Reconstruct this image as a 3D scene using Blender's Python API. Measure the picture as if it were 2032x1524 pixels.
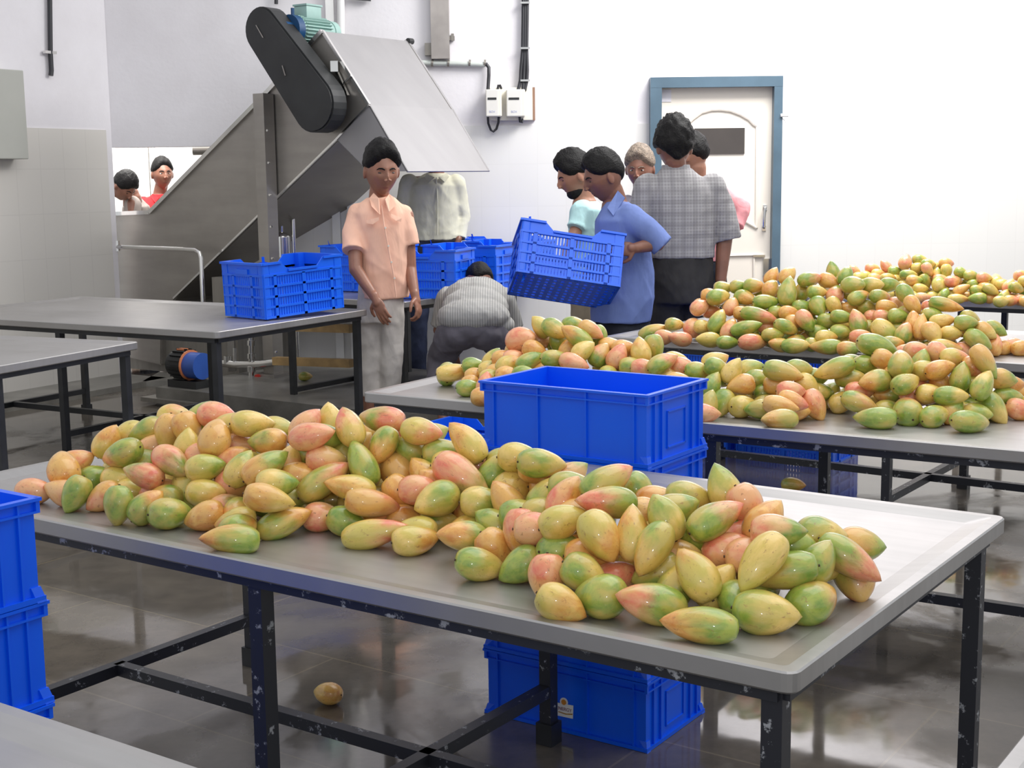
import bpy, bmesh, math, random
import numpy as np
from mathutils import Vector, Matrix, Euler, noise
S = bpy.context.scene
COL = S.collection
for o in list(bpy.data.objects): bpy.data.objects.remove(o)

# ------------------------------------------------------------------ camera
F = 2733.0; CX = 1016.0; CY = 762.0; H = 1.5
PITCH = math.atan(410 / 2733.0); ROLL = 0.0125
fwd = Vector((0, math.cos(PITCH), -math.sin(PITCH)))
_up = Vector((0, math.sin(PITCH), math.cos(PITCH))); _rt = Vector((1, 0, 0))
rt = _rt * math.cos(ROLL) - _up * math.sin(ROLL)
upv = _up * math.cos(ROLL) + _rt * math.sin(ROLL)
CAM = Vector((0, 0, H))
cd = bpy.data.cameras.new('camera'); cam = bpy.data.objects.new('camera', cd); COL.objects.link(cam)
cam.matrix_world = Matrix(((rt.x, upv.x, -fwd.x, 0), (rt.y, upv.y, -fwd.y, 0), (rt.z, upv.z, -fwd.z, H), (0, 0, 0, 1)))
cd.sensor_width = 36; cd.lens = F / 2032 * 36; cd.clip_end = 100; cd.clip_start = .05
S.camera = cam

# ------------------------------------------------------------------ world, lights, exposure
S.view_settings.view_transform = 'Standard'; S.view_settings.look = 'None'
S.view_settings.exposure = 0.0; S.view_settings.gamma = 1; S.view_settings.use_curve_mapping = False
w = bpy.data.worlds.new('daylight'); S.world = w; w.use_nodes = True
w.node_tree.nodes['Background'].inputs[0].default_value = (.93, .96, 1.0, 1)
w.node_tree.nodes['Background'].inputs[1].default_value = .84
def area(name, loc, target, sx, sy, e, col=(1, 1, 1)):
    l = bpy.data.lights.new(name, 'AREA'); l.shape = 'RECTANGLE'; l.size = sx; l.size_y = sy; l.energy = e; l.color = col
    o = bpy.data.objects.new(name, l); COL.objects.link(o); o.location = loc
    o.rotation_euler = (Vector(target) - Vector(loc)).to_track_quat('-Z', 'Y').to_euler(); return o
area('roof_window_light', (2.5, 8.9, 4.4), (2.3, 10.6, 1.4), 2.4, 1.4, 270, (1, .99, .97))
area('hall_daylight', (1.5, 4.5, 5.0), (0.5, 5.5, 0), 5.0, 5.0, 150, (1, .99, .98))
area('back_room_light', (-3.2, 12.2, 3.4), (-3.2, 12.8, 1.2), 2.0, 2.0, 260, (1, .98, .94))
fl = bpy.data.lights.new('camera_flash', 'POINT'); fl.energy = 24; fl.shadow_soft_size = .03
fo = bpy.data.objects.new('camera_flash', fl); COL.objects.link(fo); fo.location = (.06, -.02, 1.62)

# ------------------------------------------------------------------ maths helpers
def ray(x, y): return fwd + rt * ((x - CX) / F) - upv * ((y - CY) / F)
def atz(x, y, z):
    d = ray(x, y); return CAM + d * ((z - H) / d.z)
def at(x, y, Y):
    d = ray(x, y); return CAM + d * (Y / d.y)
def onv(x, y, v0, V):
    d = ray(x, y); return CAM + d * ((v0 - CAM.dot(V)) / d.dot(V))
def proj(p):
    v = Vector(p) - CAM; d = v.dot(fwd); return CX + F * v.dot(rt) / d, CY - F * v.dot(upv) / d, d
A35 = math.radians(-35)
U = Vector((math.cos(A35), math.sin(A35), 0)); V = Vector((-math.sin(A35), math.cos(A35), 0)); Z = Vector((0, 0, 1))

# ------------------------------------------------------------------ materials
def new_mat(name):
    m = bpy.data.materials.new(name); m.use_nodes = True
    return m, m.node_tree.nodes, m.node_tree.links, m.node_tree.nodes['Principled BSDF']
def ramp(N, stops):
    r = N.new('ShaderNodeValToRGB'); e = r.color_ramp.elements
    while len(e) < len(stops): e.new(.5)
    for k, (p, c) in enumerate(stops):
        e[k].position = p; e[k].color = (*c, 1) if len(c) == 3 else c
    return r
def tex(N, L, kind, scale, coord='Object', **kw):
    tc = N.new('ShaderNodeTexCoord'); t = N.new(kind)
    if 'stretch' in kw:
        mp = N.new('ShaderNodeMapping'); mp.inputs['Scale'].default_value = kw.pop('stretch')
        if 'rot' in kw: mp.inputs['Rotation'].default_value = kw.pop('rot')
        L.new(tc.outputs[coord], mp.inputs[0]); L.new(mp.outputs[0], t.inputs['Vector'])
    else: L.new(tc.outputs[coord], t.inputs['Vector'])
    t.inputs['Scale'].default_value = scale
    for k, v in kw.items():
        t.inputs[k].default_value = v
    return t
def simple(name, col, rough=.5, metal=0, var=.12, scale=6, bump=0, bscale=60, spec=.5, coat=0):
    m, N, L, B = new_mat(name)
    n = tex(N, L, 'ShaderNodeTexNoise', scale, Detail=5)
    lo = tuple(max(0, c * (1 - var)) for c in col); hi = tuple(min(1, c * (1 + var)) for c in col)
    r = ramp(N, [(.3, lo), (.7, hi)]); L.new(n.outputs[0], r.inputs[0]); L.new(r.outputs[0], B.inputs['Base Color'])
    B.inputs['Roughness'].default_value = rough; B.inputs['Metallic'].default_value = metal
    B.inputs['Specular IOR Level'].default_value = spec; B.inputs['Coat Weight'].default_value = coat
    if bump:
        b = N.new('ShaderNodeBump'); n2 = tex(N, L, 'ShaderNodeTexNoise', bscale, Detail=4)
        b.inputs['Strength'].default_value = bump; b.inputs['Distance'].default_value = .01
        L.new(n2.outputs[0], b.inputs['Height']); L.new(b.outputs[0], B.inputs['Normal'])
    return m
def chips(name, base, chip, amount=.62, rough=.45, scale=18):
    m, N, L, B = new_mat(name)
    n = tex(N, L, 'ShaderNodeTexNoise', scale, Detail=6, Roughness=.7)
    r = ramp(N, [(0, base), (amount, base), (amount + .05, chip)]); L.new(n.outputs[0], r.inputs[0])
    L.new(r.outputs[0], B.inputs['Base Color']); B.inputs['Roughness'].default_value = rough
    return m
def steel(name, col=(.60, .58, .56), r0=.22, r1=.45, scale=3, stretch=(1, 14, 1), stain=.25, bump=.05, metal=1.0):
    m, N, L, B = new_mat(name)
    n = tex(N, L, 'ShaderNodeTexNoise', scale, stretch=stretch, Detail=6)
    s = tex(N, L, 'ShaderNodeTexNoise', 1.7, Detail=7, Roughness=.65)
    rr = ramp(N, [(.3, (r0,) * 3), (.75, (r1,) * 3)]); L.new(s.outputs[0], rr.inputs[0]); L.new(rr.outputs[0], B.inputs['Roughness'])
    rc = ramp(N, [(.25, tuple(c * (1 - stain) for c in col)), (.6, col), (.9, tuple(min(1, c * 1.08) for c in col))])
    mx = N.new('ShaderNodeMix'); mx.data_type = 'FLOAT'; mx.inputs[0].default_value = .6
    L.new(n.outputs[0], mx.inputs[2]); L.new(s.outputs[0], mx.inputs[3]); L.new(mx.outputs[0], rc.inputs[0])
    L.new(rc.outputs[0], B.inputs['Base Color']); B.inputs['Metallic'].default_value = metal
    b = N.new('ShaderNodeBump'); b.inputs['Strength'].default_value = bump; b.inputs['Distance'].default_value = .01
    L.new(s.outputs[0], b.inputs['Height']); L.new(b.outputs[0], B.inputs['Normal'])
    return m

M = {}
M['steel_top'] = steel('brushed_table_steel', (.45, .435, .425), .30, .50, stain=.2, metal=.72)
M['steel_side'] = steel('dull_conveyor_steel', (.40, .375, .345), .36, .55, scale=2, stretch=(1, 1, 6), stain=.3, metal=.85)
M['steel_hood'] = steel('hood_steel', (.34, .33, .335), .5, .65, scale=2, stretch=(1, 5, 1), stain=.14, metal=.55)
M['steel_dark'] = steel('grimy_steel', (.30, .28, .25), .45, .6, stain=.4, metal=.6)
M['chrome'] = steel('bright_pipe_steel', (.75, .74, .72), .12, .25, stain=.15)
M['black_frame'] = chips('black_painted_frame', (.022, .023, .030), (.36, .37, .39), .60, .4, 30)
M['black_clean'] = simple('black_frame_paint', (.02, .021, .024), .4, var=.3, scale=12)
M['brown_frame'] = simple('brown_grey_post_paint', (.13, .115, .09), .5, var=.25)
M['blue'] = None
def blue_plastic(name, col, col2):
    m, N, L, B = new_mat(name)
    n = tex(N, L, 'ShaderNodeTexNoise', 3, Detail=3); r = ramp(N, [(.3, col), (.75, col2)])
    L.new(n.outputs[0], r.inputs[0]); L.new(r.outputs[0], B.inputs['Base Color'])
    B.inputs['Roughness'].default_value = .34; B.inputs['Subsurface Weight'].default_value = .0
    return m
M['blue'] = blue_plastic('blue_crate_plastic', (.0, .095, .80), (.002, .115, .88))
M['blue2'] = blue_plastic('lighter_blue_crate_plastic', (.006, .115, .80), (.012, .15, .88))
M['guard'] = simple('black_guard_paint', (.018, .019, .020), .5, var=.35, scale=5)
M['motor_teal'] = simple('pale_teal_motor_paint', (.30, .46, .42), .5)
M['motor_blue'] = simple('blue_flange_paint', (.01, .06, .16), .4)
M['wood'] = simple('yellow_plank_wood', (.42, .27, .11), .6, var=.3, scale=9)
M['conc'] = simple('damp_grey_concrete', (.20, .19, .17), .3, var=.35, scale=4, bump=.15)
M['ivory'] = simple('ivory_plastic', (.78, .74, .64), .4, var=.03)
M['ivory2'] = simple('pale_grey_cover_plastic', (.70, .68, .64), .4, var=.03)
M['boardside'] = simple('brown_board_edge', (.30, .17, .11), .6)
M['pvc'] = simple('pale_green_grey_conduit', (.52, .55, .52), .4, var=.15)
M['cable'] = simple('black_cable', (.02, .02, .025), .45, var=.2)
M['panelgrey'] = simple('grey_green_panel_paint', (.42, .42, .38), .45, var=.04, scale=3)
M['channel'] = simple('galvanised_channel', (.36, .33, .31), .5, metal=.4, var=.15)
M['doorblue'] = simple('blue_grey_frame_paint', (.075, .125, .17), .4, var=.15, scale=4)
M['doorcream'] = simple('cream_door_skin', (.80, .74, .66), .4, var=.03, scale=2)
M['glassdark'] = simple('dark_door_glass', (.055, .045, .04), .06, var=.1, spec=.8)
M['white'] = simple('white_paint', (.82, .81, .80), .5, var=.04)
M['red'] = simple('red_paint', (.5, .03, .02), .5)
M['skin'] = simple('brown_skin', (.24, .105, .068), .42, var=.14, scale=14, bump=.05, bscale=200)
M['skin_face'] = simple('brown_face_skin', (.30, .135, .085), .42, var=.14, scale=14, bump=.05, bscale=200)
M['skin2'] = simple('lighter_brown_skin', (.38, .18, .115), .42, var=.12, scale=14)
M['hair'] = simple('black_hair', (.006, .005, .005), .6, var=.4, scale=60, bump=.5, bscale=120, spec=.25)
M['greyhair'] = simple('greying_hair', (.22, .17, .13), .6, var=.5, scale=50, bump=.8, bscale=120)
M['eyewhite'] = simple('eye_white', (.6, .55, .5), .3); M['eyedark'] = simple('eye_dark', (.01, .006, .005), .25)
M['lips'] = simple('lips', (.20, .062, .050), .45)
def cloth(name, col, var=.1, pattern=None, rough=.85, sc=9):
    m, N, L, B = new_mat(name)
    n = tex(N, L, 'ShaderNodeTexNoise', sc, Detail=6)
    lo = tuple(c * (1 - var) for c in col); hi = tuple(min(1, c * (1 + var)) for c in col)
    r = ramp(N, [(.32, lo), (.68, hi)]); L.new(n.outputs[0], r.inputs[0]); last = r.outputs[0]
    if pattern:
        for kind, axis, scale, c2, amt in pattern:
            t = tex(N, L, 'ShaderNodeTexWave', scale); t.bands_direction = axis
            rr = ramp(N, [(.55, (0, 0, 0)), (.8, (1, 1, 1))]); L.new(t.outputs['Color'], rr.inputs[0])
            mx = N.new('ShaderNodeMix'); mx.data_type = 'RGBA'; ml = N.new('ShaderNodeMath'); ml.operation = 'MULTIPLY'
            ml.inputs[1].default_value = amt; L.new(rr.outputs[0], ml.inputs[0]); L.new(ml.outputs[0], mx.inputs[0])
            L.new(last, mx.inputs[6]); mx.inputs[7].default_value = (*c2, 1); last = mx.outputs[2]
    L.new(last, B.inputs['Base Color']); B.inputs['Roughness'].default_value = rough
    B.inputs['Specular IOR Level'].default_value = .2
    b = N.new('ShaderNodeBump'); b.inputs['Strength'].default_value = .5; b.inputs['Distance'].default_value = .02
    n2 = tex(N, L, 'ShaderNodeTexNoise', 7, stretch=(1, 1, .45), Detail=3, Distortion=1.2)
    L.new(n2.outputs[0], b.inputs['Height']); L.new(b.outputs[0], B.inputs['Normal'])
    return m
M['peach'] = cloth('peach_shirt_cloth', (.88, .53, .39), .06)
M['ltrous'] = cloth('pale_grey_trouser_cloth', (.56, .52, .48), .18)
M['cream'] = cloth('cream_shirt_cloth', (.66, .64, .50), .08)
M['jeans'] = cloth('dark_blue_denim', (.045, .055, .10), .35)
M['stripe'] = cloth('fine_striped_grey_cloth', (.40, .39, .37), .08, [('b', 'X', 22, (.17, .17, .17), .55)])
M['gtrous'] = cloth('slate_grey_trouser_cloth', (.13, .12, .14), .18)
M['blueshirt'] = cloth('mid_blue_shirt_cloth', (.16, .22, .48), .10)
M['dtrous'] = cloth('near_black_trouser_cloth', (.02, .022, .030), .3)
M['cyan'] = cloth('pale_cyan_shirt_cloth', (.50, .76, .76), .05)
M['patsleeve'] = cloth('patterned_pale_sleeve_cloth', (.78, .78, .70), .25, sc=30)
M['tan'] = cloth('tan_trouser_cloth', (.30, .25, .18), .12)
M['greyviolet'] = cloth('grey_violet_shirt_cloth', (.25, .23, .28), .12)
M['check'] = cloth('grey_checked_shirt_cloth', (.31, .295, .30), .06, [('b', 'X', 18, (.46, .45, .45), .5), ('b', 'Z', 18, (.46, .45, .45), .5), ('b', 'X', 5, (.20, .19, .20), .35), ('b', 'Z', 5, (.20, .19, .20), .35)])
M['chtrous'] = cloth('charcoal_trouser_cloth', (.042, .040, .040), .25)
M['pink'] = cloth('pink_striped_shirt_cloth', (.82, .34, .36), .15, sc=16)
M['redpolo'] = cloth('red_polo_cloth', (.62, .03, .035), .12)
M['brownstripe'] = cloth('brown_grey_shirt_cloth', (.35, .30, .27), .15)

def wall_mat(name, col, stain):
    m, N, L, B = new_mat(name)
    n = tex(N, L, 'ShaderNodeTexNoise', 1.3, Detail=8, Roughness=.62)
    r = ramp(N, [(.3, stain), (.62, col)]); L.new(n.outputs[0], r.inputs[0]); L.new(r.outputs[0], B.inputs['Base Color'])
    B.inputs['Roughness'].default_value = .7
    b = N.new('ShaderNodeBump'); b.inputs['Strength'].default_value = .12; b.inputs['Distance'].default_value = .01
    n2 = tex(N, L, 'ShaderNodeTexNoise', 30, Detail=5); L.new(n2.outputs[0], b.inputs['Height']); L.new(b.outputs[0], B.inputs['Normal'])
    return m
M['plaster'] = wall_mat('whitewashed_plaster', (.78, .755, .78), (.70, .67, .69))
def tile_mat(name, ang, bw, bh, c1, c2, grout, rough, mortar=.006, offset=0.0, floor=False):
    m, N, L, B = new_mat(name)
    tc = N.new('ShaderNodeTexCoord'); mp = N.new('ShaderNodeMapping')
    mp.inputs['Rotation'].default_value = ang
    L.new(tc.outputs['Object'], mp.inputs[0])
    bt = N.new('ShaderNodeTexBrick'); bt.offset = offset; bt.inputs['Scale'].default_value = 1
    bt.inputs['Brick Width'].default_value = bw; bt.inputs['Row Height'].default_value = bh; bt.inputs['Mortar Size'].default_value = mortar
    bt.inputs['Color1'].default_value = (*c1, 1); bt.inputs['Color2'].default_value = (*c2, 1); bt.inputs['Mortar'].default_value = (*grout, 1)
    L.new(mp.outputs[0], bt.inputs['Vector'])
    return m, N, L, B, bt
# ------------------------------------------------------------------ mesh helpers
class MB:
    def __init__(s): s.bm = bmesh.new(); s.mi = 0
    def _tag(s, n0):
        s.bm.faces.ensure_lookup_table()
        for f in s.bm.faces[n0:]: f.material_index = s.mi
    def box(s, c, d, X=Vector((1, 0, 0)), Y=Vector((0, 1, 0)), Zv=None, bev=0):
        """centre c, full sizes d, axes X, Y"""
        c = Vector(c); X = Vector(X).normalized(); Y = Vector(Y).normalized(); Zv = Vector(Zv).normalized() if Zv else X.cross(Y)
        n0 = len(s.bm.faces); vs = []
        for i in (-1, 1):
            for j in (-1, 1):
                for k in (-1, 1):
                    vs.append(s.bm.verts.new(c + X * (i * d[0] / 2) + Y * (j * d[1] / 2) + Zv * (k * d[2] / 2)))
        for q in ((0, 1, 3, 2), (4, 6, 7, 5), (0, 4, 5, 1), (2, 3, 7, 6), (0, 2, 6, 4), (1, 5, 7, 3)):
            s.bm.faces.new([vs[k] for k in q])
        if bev:
            s.bm.faces.ensure_lookup_table()
            es = {e for f in s.bm.faces[n0:] for e in f.edges}
            bmesh.ops.bevel(s.bm, geom=list(es), offset=bev, segments=2, affect='EDGES', profile=.5)
        s._tag(n0); return s
    def bar(s, a, b, w, h=None, up=Z):
        a = Vector(a); b = Vector(b); d = b - a; X = d.normalized()
        Y = Vector(up).cross(X)
        if Y.length < 1e-4: Y = Vector((1, 0, 0)).cross(X) if abs(X.x) < .9 else Vector((0, 1, 0)).cross(X)
        return s.box((a + b) / 2, (d.length, w, h or w), X, Y.normalized())
    def tube(s, pts, r, n=12, caps=True, closed=False):
        pts = [Vector(p) for p in pts]; m = len(pts); rr = r if isinstance(r, (list, tuple)) else [r] * m
        n0 = len(s.bm.faces); rings = []; prev = None
        for i, p in enumerate(pts):
            t = (pts[min(i + 1, m - 1)] - pts[max(i - 1, 0)])
            if closed: t = pts[(i + 1) % m] - pts[i - 1]
            t.normalize()
            if prev is None:
                a = Z.cross(t); a = a if a.length > .1 else Vector((1, 0, 0)).cross(t)
            else: a = prev - t * prev.dot(t)
            a.normalize(); prev = a; b = t.cross(a)
            rings.append([s.bm.verts.new(p + (a * math.cos(2 * math.pi * k / n) + b * math.sin(2 * math.pi * k / n)) * rr[i]) for k in range(n)])
        for i in range(m - (0 if closed else 1)):
            A, Bq = rings[i], rings[(i + 1) % m]
            for k in range(n): s.bm.faces.new([A[k], A[(k + 1) % n], Bq[(k + 1) % n], Bq[k]])
        if caps and not closed: s.bm.faces.new(rings[0][::-1]); s.bm.faces.new(rings[-1])
        s._tag(n0); return s
    def prism(s, poly, off):
        """closed polygon of points extruded by vector off"""
        n0 = len(s.bm.faces); off = Vector(off)
        a = [s.bm.verts.new(Vector(p)) for p in poly]; b = [s.bm.verts.new(Vector(p) + off) for p in poly]; n = len(poly)
        s.bm.faces.new(a); s.bm.faces.new(b[::-1])
        for k in range(n): s.bm.faces.new([a[(k + 1) % n], a[k], b[k], b[(k + 1) % n]])
        s._tag(n0); return s
    def ball(s, c, r, R=None, seg=16, rings=10):
        n0 = len(s.bm.faces); c = Vector(c); r = r if isinstance(r, (tuple, list)) else (r, r, r)
        mt = Matrix.Translation(c) @ (R.to_4x4() if R else Matrix.Identity(4)) @ Matrix.Diagonal((*r, 1))
        bmesh.ops.create_uvsphere(s.bm, u_segments=seg, v_segments=rings, radius=1, matrix=mt)
        s._tag(n0); return s
    def chain(s, pts, rr, n=14):
        """tapered limb with round ends, dense rings"""
        P = []; R_ = []
        pts = [Vector(p) for p in pts]
        for i in range(len(pts) - 1):
            for t in (0, .25, .5, .75):
                P.append(pts[i].lerp(pts[i + 1], t)); R_.append(rr[i] + (rr[i + 1] - rr[i]) * t)
        P.append(pts[-1]); R_.append(rr[-1])
        s.tube(P, R_, n)
        for p, r in zip(pts, rr): s.ball(p, r * .995, seg=n, rings=8)
        return s
    def cuffed(s, pts, rr, n=18):
        """round at the start, cut straight across at the open end"""
        P = []; R_ = []
        pts = [Vector(p) for p in pts]
        for i in range(len(pts) - 1):
            for t in (0, .25, .5, .75):
                P.append(pts[i].lerp(pts[i + 1], t)); R_.append(rr[i] + (rr[i + 1] - rr[i]) * t)
        e = (pts[-1] - pts[-2]).normalized() * rr[-1] * .55
        P += [pts[-1], pts[-1] + e]; R_ += [rr[-1], rr[-1] * 1.03]
        s.tube(P, R_, n)
        for p, r in list(zip(pts, rr))[:-1]: s.ball(p, r * .995, seg=n, rings=8)
        return s
    def loft(s, secs, n=28, e=2.3):
        """secs: (centre, halfwidth, halfdepth, yaw) ; superellipse rings, capped"""
        n0 = len(s.bm.faces); rings = []
        for c, a, b, yaw in secs:
            X = Vector((math.cos(yaw), math.sin(yaw), 0)); Y = Vector((-math.sin(yaw), math.cos(yaw), 0)); c = Vector(c)
            ring = []
            for k in range(n):
                t = 2 * math.pi * k / n; ct, st = math.cos(t), math.sin(t)
                ring.append(s.bm.verts.new(c + X * (a * math.copysign(abs(ct) ** (2 / e), ct)) + Y * (b * math.copysign(abs(st) ** (2 / e), st))))
            rings.append(ring)
        for i in range(len(rings) - 1):
            A, Bq = rings[i], rings[i + 1]
            for k in range(n): s.bm.faces.new([A[k], A[(k + 1) % n], Bq[(k + 1) % n], Bq[k]])
        s.bm.faces.new(rings[0][::-1]); s.bm.faces.new(rings[-1]); s._tag(n0); return s
    def mesh(s, name):
        bmesh.ops.recalc_face_normals(s.bm, faces=s.bm.faces[:])
        me = bpy.data.meshes.new(name); s.bm.to_mesh(me); s.bm.free(); return me
    def build(s, name, mats, parent=None, smooth=False, loc=None):
        me = s.mesh(name)
        for m in (mats if isinstance(mats, (list, tuple)) else [mats]): me.materials.append(m)
        return link(name, me, parent, smooth, loc)
def wm(o):
    return (wm(o.parent) @ o.matrix_parent_inverse if o.parent else Matrix.Identity(4)) @ o.matrix_basis
def link(name, me, parent=None, smooth=False, loc=None):
    o = bpy.data.objects.new(name, me); COL.objects.link(o)
    if smooth:
        me.shade_smooth() if smooth == 2 else me.polygons.foreach_set('use_smooth', [True] * len(me.polygons))
        if smooth == 1:
            try: me.set_sharp_from_angle(angle=math.radians(38))
            except Exception: pass
    if parent is not None:
        o.parent = parent; o.matrix_parent_inverse = wm(parent).inverted()
    if loc: o.location = loc
    return o
def tag(o, label=None, cat=None, group=None, kind=None):
    if label: o['label'] = label
    if cat: o['category'] = cat
    if group: o['group'] = group
    if kind: o['kind'] = kind
    return o
def thing(name, label, cat, loc, group=None):
    o = bpy.data.objects.new(name, None); COL.objects.link(o); o.location = loc; o.empty_display_size = .1
    return tag(o, label, cat, group)
def copy_tree(o, parent=None):
    c = o.copy(); COL.objects.link(c)
    if parent is not None: c.parent = parent
    for ch in list(o.children): copy_tree(ch, c)
    return c
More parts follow.
